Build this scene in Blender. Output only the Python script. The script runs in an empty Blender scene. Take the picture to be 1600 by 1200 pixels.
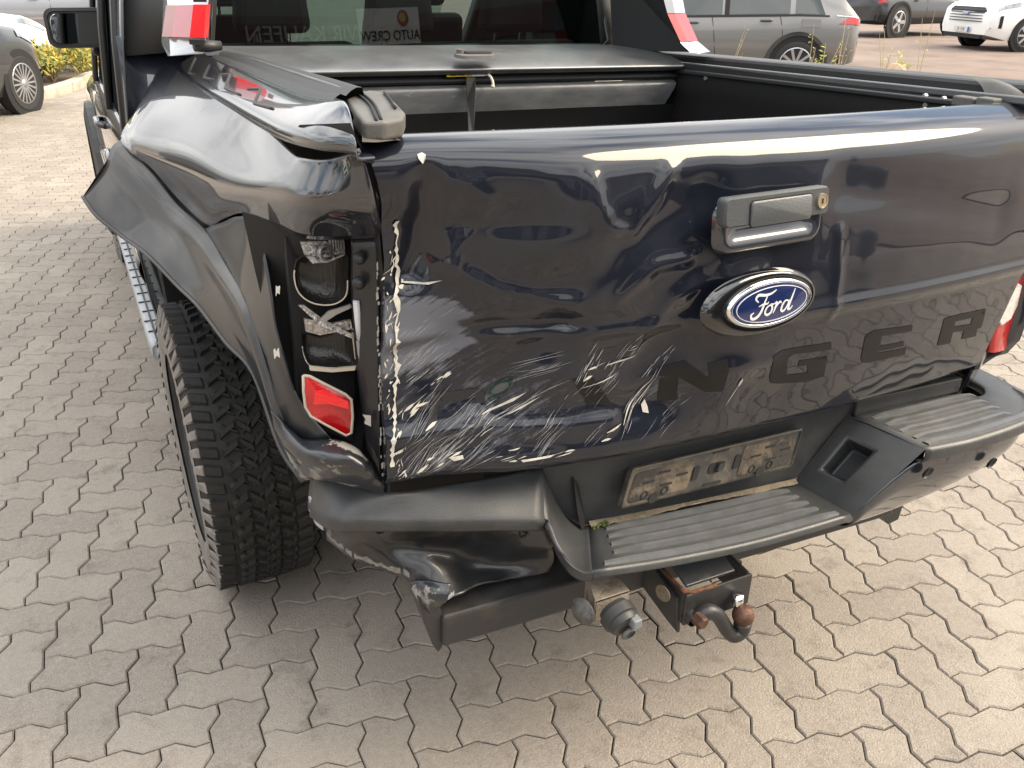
import bpy, bmesh, math, random
from mathutils import Vector, Matrix
import numpy as np

random.seed(7)
scene = bpy.context.scene
col = scene.collection

# ---------------------------------------------------------------- camera, sky, sun, exposure
cam_d = bpy.data.cameras.new('camera')
cam = bpy.data.objects.new('camera', cam_d); col.objects.link(cam)
cam_d.sensor_width = 36; cam_d.lens = 29.92; cam_d.clip_start = .05; cam_d.clip_end = 2000
CR, CU, CB = Vector((.89492, -.44606, .01199)), Vector((.18526, .39587, .89942)), Vector((-.40594, -.80269, .43691))
CAM = Vector((-1.0216, -1.1124, 1.588))
m3 = Matrix((CR, CU, CB)).transposed()
cam.matrix_world = Matrix.Translation(CAM) @ m3.to_4x4()
scene.camera = cam

SUN_EL, SUN_AZ = 40, 114          # degrees; azimuth clockwise from +Y: behind the truck, to its right
world = bpy.data.worlds.new('World'); scene.world = world; world.use_nodes = True
wn = world.node_tree; wn.nodes.clear()
def wnode(t, **k):
    n = wn.nodes.new(t)
    for a, b in k.items(): setattr(n, a, b)
    return n
w_out = wnode('ShaderNodeOutputWorld'); w_bg = wnode('ShaderNodeBackground')
w_sky = wnode('ShaderNodeTexSky', sky_type='NISHITA', sun_disc=False, sun_elevation=math.radians(SUN_EL), sun_rotation=math.radians(SUN_AZ), dust_density=2.0, air_density=1.2)
w_tc = wnode('ShaderNodeTexCoord'); w_map = wnode('ShaderNodeMapping')
w_map.inputs['Scale'].default_value = (1.0, 1.0, 2.2)
w_noise = wnode('ShaderNodeTexNoise'); w_noise.inputs['Scale'].default_value = 1.7; w_noise.inputs['Detail'].default_value = 7; w_noise.inputs['Roughness'].default_value = .58
w_ramp = wnode('ShaderNodeValToRGB'); w_ramp.color_ramp.elements[0].position = .40; w_ramp.color_ramp.elements[1].position = .52
w_n2 = wnode('ShaderNodeTexNoise'); w_n2.inputs['Scale'].default_value = 3.1; w_n2.inputs['Detail'].default_value = 6
w_r2 = wnode('ShaderNodeValToRGB'); w_r2.color_ramp.elements[0].position = .3; w_r2.color_ramp.elements[1].position = .7
w_r2.color_ramp.elements[0].color = (9.6, 9.7, 9.9, 1); w_r2.color_ramp.elements[1].color = (19.5, 19.2, 18.6, 1)
w_mix = wnode('ShaderNodeMix', data_type='RGBA')
L = wn.links.new
L(w_tc.outputs['Generated'], w_map.inputs[0]); L(w_map.outputs[0], w_noise.inputs['Vector']); L(w_map.outputs[0], w_n2.inputs['Vector'])
L(w_noise.outputs['Fac'], w_ramp.inputs[0]); L(w_n2.outputs['Fac'], w_r2.inputs[0])
# an overcast sky is brighter overhead than near the horizon
w_sep = wnode('ShaderNodeSeparateXYZ'); L(w_tc.outputs['Generated'], w_sep.inputs[0])
w_el = wnode('ShaderNodeMapRange'); w_el.inputs['From Min'].default_value = 0; w_el.inputs['From Max'].default_value = 1; w_el.inputs['To Min'].default_value = .46; w_el.inputs['To Max'].default_value = 1.25; L(w_sep.outputs['Z'], w_el.inputs['Value'])
w_sc = wnode('ShaderNodeVectorMath', operation='SCALE'); L(w_r2.outputs[0], w_sc.inputs[0]); L(w_el.outputs[0], w_sc.inputs['Scale'])
L(w_ramp.outputs[0], w_mix.inputs['Factor']); L(w_sky.outputs[0], w_mix.inputs[6]); L(w_sc.outputs[0], w_mix.inputs[7])
L(w_mix.outputs[2], w_bg.inputs[0]); w_bg.inputs[1].default_value = .10; L(w_bg.outputs[0], w_out.inputs[0])

sun_d = bpy.data.lights.new('sun', 'SUN'); sun_d.energy = 3.1; sun_d.angle = math.radians(36); sun_d.color = (1.0, .83, .60)
sun = bpy.data.objects.new('sun', sun_d); col.objects.link(sun)
az, el = math.radians(SUN_AZ), math.radians(SUN_EL)
to_sun = Vector((math.sin(az) * math.cos(el), math.cos(az) * math.cos(el), math.sin(el)))
sun.rotation_euler = to_sun.to_track_quat('Z', 'Y').to_euler(); sun.location = to_sun * 60

scene.view_settings.view_transform = 'Standard'; scene.view_settings.look = 'None'
scene.view_settings.exposure = .95; scene.view_settings.gamma = 1
scene.render.resolution_x, scene.render.resolution_y = 1024, 768

# ---------------------------------------------------------------- materials
def newmat(name):
    m = bpy.data.materials.new(name); m.use_nodes = True
    return m, m.node_tree, m.node_tree.nodes['Principled BSDF']
def M(name, c, rough=.5, metal=0, coat=0, var=0, vscale=8, bump=0, bscale=60, spec=.5, rvar=0, c2=None, dirt=None, dscale=5, dlo=.5, dhi=.7, trans=0, emit=0, coords='Object', stretch=None, coat_ior=1.5):
    m, nt, b = newmat(name); N = nt.nodes; lk = nt.links.new
    b.inputs['Base Color'].default_value = (*c, 1); b.inputs['Roughness'].default_value = rough; b.inputs['Metallic'].default_value = metal
    b.inputs['Coat Weight'].default_value = coat; b.inputs['Coat Roughness'].default_value = .03; b.inputs['Coat IOR'].default_value = coat_ior
    b.inputs['Specular IOR Level'].default_value = spec; b.inputs['Transmission Weight'].default_value = trans
    if emit: b.inputs['Emission Color'].default_value = (*c, 1); b.inputs['Emission Strength'].default_value = emit
    if var or bump or dirt or rvar:
        tc = N.new('ShaderNodeTexCoord'); vec = tc.outputs[coords]
        if stretch:
            mp = N.new('ShaderNodeMapping'); mp.inputs['Scale'].default_value = stretch; lk(vec, mp.inputs[0]); vec = mp.outputs[0]
        cur = None
        if var:
            n = N.new('ShaderNodeTexNoise'); n.inputs['Scale'].default_value = vscale; n.inputs['Detail'].default_value = 6; n.inputs['Roughness'].default_value = .65; lk(vec, n.inputs['Vector'])
            r = N.new('ShaderNodeValToRGB'); r.color_ramp.elements[0].position = .3; r.color_ramp.elements[1].position = .7
            r.color_ramp.elements[0].color = (*[x * (1 - var) for x in c], 1); r.color_ramp.elements[1].color = (*([x * (1 + var) for x in c] if c2 is None else c2), 1)
            lk(n.outputs['Fac'], r.inputs[0]); cur = r.outputs[0]
        if dirt:
            n = N.new('ShaderNodeTexNoise'); n.inputs['Scale'].default_value = dscale; n.inputs['Detail'].default_value = 8; n.inputs['Roughness'].default_value = .7; lk(vec, n.inputs['Vector'])
            r = N.new('ShaderNodeValToRGB'); r.color_ramp.elements[0].position = dlo; r.color_ramp.elements[1].position = dhi
            mx = N.new('ShaderNodeMix'); mx.data_type = 'RGBA'; lk(n.outputs['Fac'], r.inputs[0]); lk(r.outputs[0], mx.inputs['Factor'])
            if cur: lk(cur, mx.inputs[6])
            else: mx.inputs[6].default_value = (*c, 1)
            mx.inputs[7].default_value = (*dirt, 1); cur = mx.outputs[2]
            mr = N.new('ShaderNodeMapRange'); mr.inputs['To Min'].default_value = rough; mr.inputs['To Max'].default_value = .85; lk(r.outputs[0], mr.inputs['Value']); lk(mr.outputs[0], b.inputs['Roughness'])
            if coat:
                mc = N.new('ShaderNodeMapRange'); mc.inputs['To Min'].default_value = coat; mc.inputs['To Max'].default_value = 0; lk(r.outputs[0], mc.inputs['Value']); lk(mc.outputs[0], b.inputs['Coat Weight'])
        if cur: lk(cur, b.inputs['Base Color'])
        if rvar:
            n = N.new('ShaderNodeTexNoise'); n.inputs['Scale'].default_value = 9; n.inputs['Detail'].default_value = 5; lk(vec, n.inputs['Vector'])
            mr = N.new('ShaderNodeMapRange'); mr.inputs['From Min'].default_value = .3; mr.inputs['From Max'].default_value = .7
            mr.inputs['To Min'].default_value = max(0, rough - rvar); mr.inputs['To Max'].default_value = min(1, rough + rvar); lk(n.outputs['Fac'], mr.inputs['Value']); lk(mr.outputs[0], b.inputs['Roughness'])
        if bump:
            n = N.new('ShaderNodeTexNoise'); n.inputs['Scale'].default_value = bscale; n.inputs['Detail'].default_value = 4; lk(vec, n.inputs['Vector'])
            bp = N.new('ShaderNodeBump'); bp.inputs['Strength'].default_value = bump; bp.inputs['Distance'].default_value = .01; lk(n.outputs['Fac'], bp.inputs['Height']); lk(bp.outputs[0], b.inputs['Normal'])
    return m

PAINT = M('dark_blue_paint', (.009, .011, .019), .36, .2, 1, coat_ior=1.85, spec=.3, dirt=(.10, .092, .083), dscale=3.0, dlo=.58, dhi=1.0)
PAINT_CLEAN = M('clean_dark_paint', (.012, .015, .024), .34, .4, 1, coat_ior=1.65)
FLANK = M('dusty_flank_paint', (.020, .019, .020), .40, .1, .4, dirt=(.062, .056, .050), dscale=2.2, dlo=.40, dhi=.95)
CRUMPLE = M('scuffed_dark_paint', (.012, .014, .019), .36, .1, .5, bump=.35, bscale=22, dirt=(.24, .23, .21), dscale=11, dlo=.535, dhi=.565)
PLASTIC = M('black_bumper_plastic', (.036, .038, .040), .40, 0, 0, var=.25, vscale=14, bump=.12, bscale=500, rvar=.08, dirt=(.10, .098, .092), dscale=4, dlo=.55, dhi=1.0)
PLASTIC2 = M('black_trim_plastic', (.022, .023, .024), .48, bump=.08, bscale=500)
GREYPL = M('dusty_grey_plastic', (.10, .097, .09), .62, var=.2, vscale=20, bump=.1, bscale=300)
DARK = M('deep_black', (.008, .008, .009), .75)  # even black for gaps, recesses and hidden parts
LINER = M('bed_liner_black', (.011, .011, .012), .55, bump=.1, bscale=200)
RUBBER = M('tyre_rubber', (.011, .0108, .0105), .72, var=.3, vscale=30, bump=.15, bscale=160, dirt=(.04, .036, .032), dscale=14, dlo=.52, dhi=.95)
SIDEWALL = M('dusty_sidewall', (.17, .155, .138), .85, var=.3, vscale=25, bump=.15, bscale=120)
STEELBLK = M('black_coated_steel', (.028, .028, .029), .42, .2, dirt=(.10, .085, .07), dscale=9, dlo=.52, dhi=.95, bump=.06, bscale=120)
RUST = M('rusty_steel', (.16, .065, .03), .8, .2, var=.5, vscale=40, bump=.3, bscale=160, dirt=(.05, .03, .022), dscale=30, dlo=.45, dhi=.6)
BALLRUST = M('rusty_ball', (.11, .055, .035), .55, .45, var=.5, vscale=35, bump=.2, bscale=200, dirt=(.045, .03, .025), dscale=18, dlo=.48, dhi=.62)
DUSTY = M('dust_caked_metal', (.24, .20, .155), .9, var=.3, vscale=40, bump=.3, bscale=200, dirt=(.07, .06, .05), dscale=18, dlo=.56, dhi=.66)
CHROME = M('chrome', (.75, .75, .76), .08, 1)
SILVER = M('brushed_silver', (.50, .51, .53), .32, .85, rvar=.08)
STEPSILVER = M('side_step_grey', (.36, .38, .40), .5, .2, var=.12, vscale=20)
GLASS = M('tinted_glass', (.012, .014, .015), .9, 0, 0, spec=0)
BLUE = M('badge_blue', (.010, .022, .10), .18, .3, 1)
WHITEINK = M('badge_silver_white', (.72, .73, .75), .3, .3)
LETTER = M('matt_black_letter', (.008, .008, .0085), .5, spec=.3)
PRIMER = M('bare_primer', (.50, .48, .43), .85, var=.25, vscale=60, dirt=(.35, .30, .22), dscale=30, dlo=.55, dhi=.7)
SCRAPE = M('white_scrape', (.40, .40, .41), .8, var=.3, vscale=90)
REDLENS = M('red_lens', (.42, .004, .006), .16, 0, .6, var=.3, vscale=14, bump=.25, bscale=45)
REDTAPE = M('red_band', (.72, .006, .012), .3, 0, .4)
DULLRED = M('faded_red_band', (.30, .085, .075), .35, 0, .4)
PINK = M('pale_pink_band', (.56, .27, .30), .35, 0, .4)
CLEARLENS = M('clear_lens', (.28, .27, .26), .2, .2, .5, bump=.4, bscale=60)
LAMPGREY = M('lamp_reflector', (.35, .33, .31), .3, .7, bump=.9, bscale=80)
SHELL = M('dark_reflector_shell', (.020, .019, .017), .35, .4, .3, bump=.3, bscale=260, stretch=(1, 1, .12))
IVORY = M('ivory_edge', (.45, .39, .31), .55)
WIRE = M('white_cable', (.55, .55, .55), .5)
BRASS = M('worn_brass', (.55, .46, .32), .35, .9)
ALU = M('greyed_aluminium', (.17, .175, .18), .40, .7, rvar=.07, var=.15, vscale=12)
BULKHEAD = M('scratched_bed_panel', (.13, .135, .14), .42, .35, var=.3, vscale=7, rvar=.12, dirt=(.30, .30, .30), dscale=28, dlo=.64, dhi=.72, stretch=(1, 1, 3))
YELLOW = M('yellow_label', (.75, .52, .03), .5)
WHITELAB = M('white_label', (.68, .68, .66), .5)
CORD = M('cotton_cord', (.62, .58, .50), .9)
SEAT = M('charcoal_seat_cloth', (.02, .02, .022), .8)
SAILCHROME = M('silver_sail_paint', (.55, .57, .60), .22, .5, 1)
CAPPAINT = M('rail_cap_gloss', (.02, .024, .034), .2, .35, 1, coat_ior=1.8)
KEYBLK = M('keyhole_black', (.01, .01, .01), .5)
SAND = M('sand_film', (.17, .14, .10), .95, var=.35, vscale=60, bump=.3, bscale=200)
MOSS = M('moss', (.06, .08, .015), .95, var=.4, vscale=80, bump=.4, bscale=200)

# tailgate paint: dark metallic clear coat, with the scraped-off haze where the crash attribute says so
def tailgate_paint():
    m, nt, b = newmat('scraped_tailgate_paint'); N = nt.nodes; lk = nt.links.new
    b.inputs['Roughness'].default_value = .42; b.inputs['Metallic'].default_value = .04; b.inputs['Specular IOR Level'].default_value = .1; b.inputs['Coat Weight'].default_value = 1; b.inputs['Coat Roughness'].default_value = .035; b.inputs['Coat IOR'].default_value = 1.50
    tc = N.new('ShaderNodeTexCoord'); mp0 = N.new('ShaderNodeMapping'); mp0.inputs['Rotation'].default_value = (0, math.radians(32), 0); mp = N.new('ShaderNodeMapping'); mp.inputs['Scale'].default_value = (9, 1, 130)
    lk(tc.outputs['Object'], mp0.inputs[0]); lk(mp0.outputs[0], mp.inputs[0]); n = N.new('ShaderNodeTexNoise'); n.inputs['Scale'].default_value = 1; n.inputs['Detail'].default_value = 5; n.inputs['Roughness'].default_value = .7; lk(mp.outputs[0], n.inputs['Vector'])
    n2 = N.new('ShaderNodeTexNoise'); n2.inputs['Scale'].default_value = 26; n2.inputs['Detail'].default_value = 8; n2.inputs['Roughness'].default_value = .75; lk(tc.outputs['Object'], n2.inputs['Vector'])
    at = N.new('ShaderNodeAttribute'); at.attribute_name = 'scuff'
    def math_n(op, a, bb):
        q = N.new('ShaderNodeMath'); q.operation = op
        for i, v in enumerate((a, bb)):
            if isinstance(v, (int, float)): q.inputs[i].default_value = v
            else: lk(v, q.inputs[i])
        return q.outputs[0]
    s = math_n('ADD', math_n('MULTIPLY', n.outputs['Fac'], .62), math_n('MULTIPLY', n2.outputs['Fac'], .5))
    s = math_n('ADD', s, math_n('MULTIPLY', at.outputs['Fac'], .55))
    r = N.new('ShaderNodeValToRGB'); r.color_ramp.elements[0].position = .86; r.color_ramp.elements[1].position = 1.16; lk(s, r.inputs[0])
    mask = math_n('MULTIPLY', r.outputs[0], math_n('MINIMUM', math_n('MULTIPLY', at.outputs['Fac'], 6), 1))
    mx = N.new('ShaderNodeMix'); mx.data_type = 'RGBA'; lk(mask, mx.inputs['Factor']); mx.inputs[6].default_value = (.0075, .0095, .017, 1); mx.inputs[7].default_value = (.12, .125, .145, 1)
    lk(mx.outputs[2], b.inputs['Base Color'])
    for inp, lo, hi in (('Roughness', .42, .7), ('Coat Weight', 1, .15), ('Metallic', .04, 0)):
        q = N.new('ShaderNodeMapRange'); q.inputs['To Min'].default_value = lo; q.inputs['To Max'].default_value = hi; lk(mask, q.inputs['Value']); lk(q.outputs[0], b.inputs[inp])
    return m
TGPAINT = tailgate_paint()

# ---------------------------------------------------------------- mesh helpers
def link(o, parent=None):
    col.objects.link(o)
    if parent is not None: o.parent = parent
    return o
def tag(o, label=None, cat=None, group=None, kind=None):
    if label: o['label'] = label
    if cat: o['category'] = cat
    if group: o['group'] = group
    if kind: o['kind'] = kind
    return o
def empty(name, label=None, cat=None, loc=(0, 0, 0), rz=0, group=None):
    o = bpy.data.objects.new(name, None); o.location = loc; o.rotation_euler = (0, 0, rz); o.empty_display_size = .2
    link(o); return tag(o, label, cat, group)
def mesh(name, verts, faces, mat, parent=None, smooth=False, mats=None, fm=None, auto=None):
    me = bpy.data.meshes.new(name); me.from_pydata([tuple(v) for v in verts], [], faces); me.update()
    for mm in (mats or [mat]): me.materials.append(mm)
    if fm: me.polygons.foreach_set('material_index', fm)
    if smooth: me.polygons.foreach_set('use_smooth', [True] * len(me.polygons))
    o = bpy.data.objects.new(name, me); link(o, parent)
    if auto is not None: me.set_sharp_from_angle(angle=math.radians(auto))
    return o
def solid(o, t, off=1):
    md = o.modifiers.new('thickness', 'SOLIDIFY'); md.thickness = t; md.offset = off; return o
def bevel(o, w, seg=2, ang=35):
    md = o.modifiers.new('bevel', 'BEVEL'); md.width = w; md.segments = seg; md.limit_method = 'ANGLE'; md.angle_limit = math.radians(ang); return o
class B:
    """collects primitive shapes for one mesh"""
    def __init__(s): s.v = []; s.f = []
    def add(s, vs, fs):
        k = len(s.v); s.v += [tuple(v) for v in vs]; s.f += [tuple(i + k for i in f) for f in fs]; return s
    def box(s, c, d, rot=None):
        x, y, z = d[0] / 2, d[1] / 2, d[2] / 2
        vs = [Vector((sx * x, sy * y, sz * z)) for sx in (-1, 1) for sy in (-1, 1) for sz in (-1, 1)]
        if rot is not None: vs = [rot @ v for v in vs]
        return s.add([v + Vector(c) for v in vs], [(0, 1, 3, 2), (4, 6, 7, 5), (0, 4, 5, 1), (2, 3, 7, 6), (0, 2, 6, 4), (1, 5, 7, 3)])
    def hexa(s, p):   # 8 corners: bottom loop then top loop
        return s.add(p, [(3, 2, 1, 0), (4, 5, 6, 7), (0, 1, 5, 4), (1, 2, 6, 5), (2, 3, 7, 6), (3, 0, 4, 7)])
    def prism(s, poly, d):   # polygon pushed along d
        n = len(poly); p2 = [Vector(p) + Vector(d) for p in poly]
        return s.add(list(poly) + p2, [tuple(range(n))[::-1], tuple(range(n, 2 * n))] + [(i, (i + 1) % n, n + (i + 1) % n, n + i) for i in range(n)])
    def tube(s, pts, r, n=8, cap=True):
        pts = [Vector(p) for p in pts]; rs = r if isinstance(r, (list, tuple)) else [r] * len(pts); vs = []; prev = None
        for i, p in enumerate(pts):
            t = (pts[min(i + 1, len(pts) - 1)] - pts[max(i - 1, 0)]).normalized()
            a = (prev - t * prev.dot(t)) if prev else t.cross(Vector((0, 0, 1)) if abs(t.z) < .9 else Vector((1, 0, 0)))
            a.normalize(); prev = a; b = t.cross(a)
            vs += [p + (a * math.cos(2 * math.pi * k / n) + b * math.sin(2 * math.pi * k / n)) * rs[i] for k in range(n)]
        fs = [(i * n + k, i * n + (k + 1) % n, (i + 1) * n + (k + 1) % n, (i + 1) * n + k) for i in range(len(pts) - 1) for k in range(n)]
        if cap: fs += [tuple(range(n))[::-1], tuple(range((len(pts) - 1) * n, len(pts) * n))]
        return s.add(vs, fs)
    def lathe(s, prof, c, ax, n=32, close=False):   # prof: (radius, along axis)
        ax = Vector(ax).normalized(); a = ax.orthogonal().normalized(); b = ax.cross(a); c = Vector(c); m = len(prof)
        vs = [c + ax * h + (a * math.cos(2 * math.pi * k / n) + b * math.sin(2 * math.pi * k / n)) * r for k in range(n) for r, h in prof]
        fs = [(k * m + i, k * m + i + 1, ((k + 1) % n) * m + i + 1, ((k + 1) % n) * m + i) for k in range(n) for i in range(m - 1)]
        if close: fs += [(k * m + m - 1, k * m, ((k + 1) % n) * m, ((k + 1) % n) * m + m - 1) for k in range(n)]
        return s.add(vs, fs)
    def build(s, name, mat, parent=None, smooth=False, auto=None, bev=0, seg=2):
        o = mesh(name, s.v, s.f, mat, parent, smooth or auto is not None, auto=auto)
        bm = bmesh.new(); bm.from_mesh(o.data); bmesh.ops.recalc_face_normals(bm, faces=bm.faces); bm.to_mesh(o.data); bm.free()
        if auto is not None: o.data.set_sharp_from_angle(angle=math.radians(auto))
        if bev: bevel(o, bev, seg)
        return o
def cat(p0, p1, p2, p3, t):
    return .5 * ((2 * p1) + (p2 - p0) * t + (2 * p0 - 5 * p1 + 4 * p2 - p3) * t * t + (3 * p1 - p0 - 3 * p2 + p3) * t ** 3)
def spline(pts, n):
    P = [Vector(p) for p in pts]; out = []
    for i in range(len(P) - 1):
        a = P[i - 1] if i else P[0] * 2 - P[1]; d = P[i + 2] if i + 2 < len(P) else P[-1] * 2 - P[-2]
        out += [cat(a, P[i], P[i + 1], d, k / n) for k in range(n)]
    return out + [P[-1]]
def gridpts(rows, n, m):
    cols = [spline(r, m) for r in rows]
    full = [spline([c[j] for c in cols], n) for j in range(len(cols[0]))]
    return [[full[j][i] for j in range(len(full))] for i in range(len(full[0]))]
def grid(name, rows, mat, parent=None, n=4, m=4, jit=None, smooth=True, auto=None, disp=None, relax=0):
    G = gridpts(rows, n, m) if n > 0 else [[Vector(p) for p in r] for r in rows]
    H, W = len(G), len(G[0])
    for _ in range(relax):
        G = [[G[i][j] if i in (0, H - 1) or j in (0, W - 1) else (G[i - 1][j] + G[i + 1][j] + G[i][j - 1] + G[i][j + 1]) * .25 for j in range(W)] for i in range(H)]
    if disp: G = [[disp(p, i / (H - 1), j / (W - 1)) for j, p in enumerate(r)] for i, r in enumerate(G)]
    return mesh(name, [p for r in G for p in r], [(i * W + j, i * W + j + 1, (i + 1) * W + j + 1, (i + 1) * W + j) for i in range(H - 1) for j in range(W - 1)], mat, parent, smooth, auto=auto)
def wob(p, s, a):
    return a * (math.sin(p.x * 31 * s + p.z * 17 * s) + math.sin(p.y * 27 * s - p.z * 39 * s + 1) + .7 * math.sin(p.x * 71 * s + p.y * 53 * s + 2) + .5 * math.sin(p.z * 97 * s - p.x * 83 * s)) / 3
def copy_tree(o, parent=None):
    c = o.copy(); col.objects.link(c); c.parent = parent
    for ch in list(o.children): copy_tree(ch, c)
    return c

# ---------------------------------------------------------------- the ground
L0, EU, EV = Vector((-1.1363, 1.172, 0)), Vector((.10814, -.03101, 0)), Vector((-.03101, -.10814, 0))
def paver_mat():
    m, nt, b = newmat('concrete_paver'); N = nt.nodes; lk = nt.links.new
    geo = N.new('ShaderNodeNewGeometry'); oi = N.new('ShaderNodeObjectInfo'); at = N.new('ShaderNodeAttribute'); at.attribute_name = 'tone'
    ad = N.new('ShaderNodeMath'); ad.operation = 'ADD'; lk(oi.outputs['Random'], ad.inputs[0]); lk(at.outputs['Fac'], ad.inputs[1])
    fr = N.new('ShaderNodeMath'); fr.operation = 'FRACT'; lk(ad.outputs[0], fr.inputs[0])
    r = N.new('ShaderNodeValToRGB'); r.color_ramp.elements[0].color = (.226, .198, .168, 1); r.color_ramp.elements[1].color = (.300, .266, .224, 1); lk(fr.outputs[0], r.inputs[0])
    cur = r.outputs[0]
    def layer(scale, detail, lo, hi, fac, colr, blend='MIX'):
        nonlocal cur
        n = N.new('ShaderNodeTexNoise'); n.inputs['Scale'].default_value = scale; n.inputs['Detail'].default_value = detail; n.inputs['Roughness'].default_value = .65; lk(geo.outputs['Position'], n.inputs['Vector'])
        q = N.new('ShaderNodeMapRange'); q.inputs['From Min'].default_value = lo; q.inputs['From Max'].default_value = hi; q.inputs['To Max'].default_value = fac; lk(n.outputs['Fac'], q.inputs['Value'])
        mx = N.new('ShaderNodeMix'); mx.data_type = 'RGBA'; mx.blend_type = blend; lk(q.outputs[0], mx.inputs['Factor']); lk(cur, mx.inputs[6]); mx.inputs[7].default_value = (*colr, 1); cur = mx.outputs[2]
        return n
    layer(2.2, 6, .42, .72, .6, (.185, .158, .132))        # broad traffic stains
    layer(11, 8, .53, .74, .85, (.125, .105, .087))       # blotches
    layer(60, 5, .35, .75, .35, (.40, .36, .32))         # cement bloom
    fine = layer(330, 3, .56, .70, .8, (.11, .09, .078))  # sand grains, dark
    layer(400, 2, .60, .72, .75, (.55, .50, .45))         # sand grains, light
    layer(5, 5, .70, .80, .45, (.24, .13, .07))          # faint rust spots
    lk(cur, b.inputs['Base Color']); b.inputs['Roughness'].default_value = .88; b.inputs['Specular IOR Level'].default_value = .3
    n = N.new('ShaderNodeTexNoise'); n.inputs['Scale'].default_value = 190; n.inputs['Detail'].default_value = 6; lk(geo.outputs['Position'], n.inputs['Vector'])
    bp = N.new('ShaderNodeBump'); bp.inputs['Strength'].default_value = .8; bp.inputs['Distance'].default_value = .004; lk(n.outputs['Fac'], bp.inputs['Height']); lk(bp.outputs[0], b.inputs['Normal'])
    return m
PAVER = paver_mat()
JOINT = M('sandy_joint', (.045, .037, .030), .95, var=.5, vscale=60, coords='Object')

def sheet(name, poly, z, mat, label=None):
    o = mesh(name, [(x, y, z) for x, y in poly], [tuple(range(len(poly)))], mat); o['kind'] = 'structure'
    if label: o['label'] = label
    return o
GROUND = M('far_ground', (.23, .20, .175), .95, var=.2, vscale=.3)
sheet('ground', [(-600, -600), (600, -600), (600, 600), (-600, 600)], -.06, GROUND, 'pale ground reaching away beyond the yard')
ASPH = M('reddish_asphalt', (.165, .122, .100), .9, var=.28, vscale=1.2, bump=.3, bscale=120, dirt=(.21, .165, .14), dscale=.5, dlo=.45, dhi=.7)
sheet('asphalt', [(7.2, 5.6), (9, -30), (90, -30), (90, 90), (2.5, 90), (2.5, 15.2)], -.004, ASPH, 'reddish brown asphalt yard where the dark car and the van are parked')
sheet('rear_yard', [(-30, 16.2), (2.5, 16.2), (2.5, 60), (-30, 60)], -.004, ASPH, 'asphalt beyond the shrub bed')
PVFAR = M('far_paving', (.27, .24, .21), .9, var=.25, vscale=9)
sheet('forecourt', [(-40, -40), (8.9, -40), (7.1, 5.6), (2.4, 15.1), (2.4, 16.1), (-40, 16.1)], -.035, PVFAR, 'outer paved yard')

def inset(poly, d):
    n = len(poly); out = []
    for i in range(n):
        a, b, c = poly[i - 1], poly[i], poly[(i + 1) % n]
        e1 = (b - a).normalized(); e2 = (c - b).normalized(); n1 = Vector((-e1.y, e1.x, 0)); n2 = Vector((-e2.y, e2.x, 0)); k = n1 + n2
        out.append(b + k * (d / max(.35, k.dot(n1))))
    return out
def paver_outline(hor):
    w, h = (2, 1) if hor else (1, 2); a = .085; p = []
    for i in range(w): p += [(i, 0), (i + .3, -a), (i + .7, a)]
    for i in range(h): p += [(w, i), (w + a, i + .3), (w - a, i + .7)]
    for i in range(w, 0, -1): p += [(i, h), (i - .3, h + a), (i - .7, h - a)]
    for i in range(h, 0, -1): p += [(0, i), (-a, i - .3), (a, i - .7)]
    q = [EU * u + EV * v for u, v in p]
    ar = sum(q[i - 1].x * q[i].y - q[i].x * q[i - 1].y for i in range(len(q)))
    return q if ar > 0 else q[::-1]
def paver_geo(hor):
    o = paver_outline(hor); A = inset(o, .0016); C = inset(o, .0050); n = len(o)
    vs = [p + Vector((0, 0, -.024)) for p in A] + [p + Vector((0, 0, -.0038)) for p in A] + C
    fs = [(i, (i + 1) % n, n + (i + 1) % n, n + i) for i in range(n)] + [(n + i, n + (i + 1) % n, 2 * n + (i + 1) % n, 2 * n + i) for i in range(n)] + [tuple(range(2 * n, 3 * n))]
    return vs, fs
paving = sheet('paving', [(-8.7, -7.6), (6.25, -7.6), (6.25, 4), (4.3, 11.2), (4.1, 12.1), (-8.7, 12.1)], -.018, JOINT, 'sand joints under interlocking concrete pavers')
def project(p):
    d = Vector(p) - CAM; z = d.dot(-CB)
    if z <= .05: return None
    return 800 + 1329.9 * d.dot(CR) / z, 600 - 1329.9 * d.dot(CU) / z, z
HIDE = [(130, 305), (185, 375), (250, 545), (340, 925), (480, 870), (655, 945), (690, 1022), (910, 955), (960, 990), (1180, 960), (1200, 870), (1400, 800), (1560, 700), (1540, 600), (1600, 500), (1600, 0), (140, 0)]
def inside(x, y, P):
    r = False
    for i in range(len(P)):
        (x1, y1), (x2, y2) = P[i - 1], P[i]
        if (y1 > y) != (y2 > y) and x < (x2 - x1) * (y - y1) / (y2 - y1) + x1: r = not r
    return r
cells = []
for hor in (True, False):
    for a in range(-160, 161):
        for b in range(-80, 81):
            u, v = a + 2 * b, -a + 2 * b + (2 if hor else 0)
            p = L0 + EU * u + EV * v
            if not (-8.8 < p.x < 6.3 and -7.7 < p.y < 12.2): continue
            if p.x > 6.4 - (p.y - 4) * .27 and p.y > 4: continue
            c = p + EU * (1 if hor else .5) + EV * (.5 if hor else 1)
            q = project(c); rank = 1e9
            if q and -40 < q[0] < 1640 and 0 < q[1] < 1240: rank = q[2] + (50 if inside(q[0], q[1], HIDE) else 0)
            cells.append((rank, hor, p))
cells.sort(key=lambda t: t[0])
pm = {}
for hor in (True, False):
    vs, fs = paver_geo(hor); me = bpy.data.meshes.new('paver'); me.from_pydata([tuple(v) for v in vs], [], fs); me.materials.append(PAVER); me.update(); pm[hor] = me
rng = random.Random(3)
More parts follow.
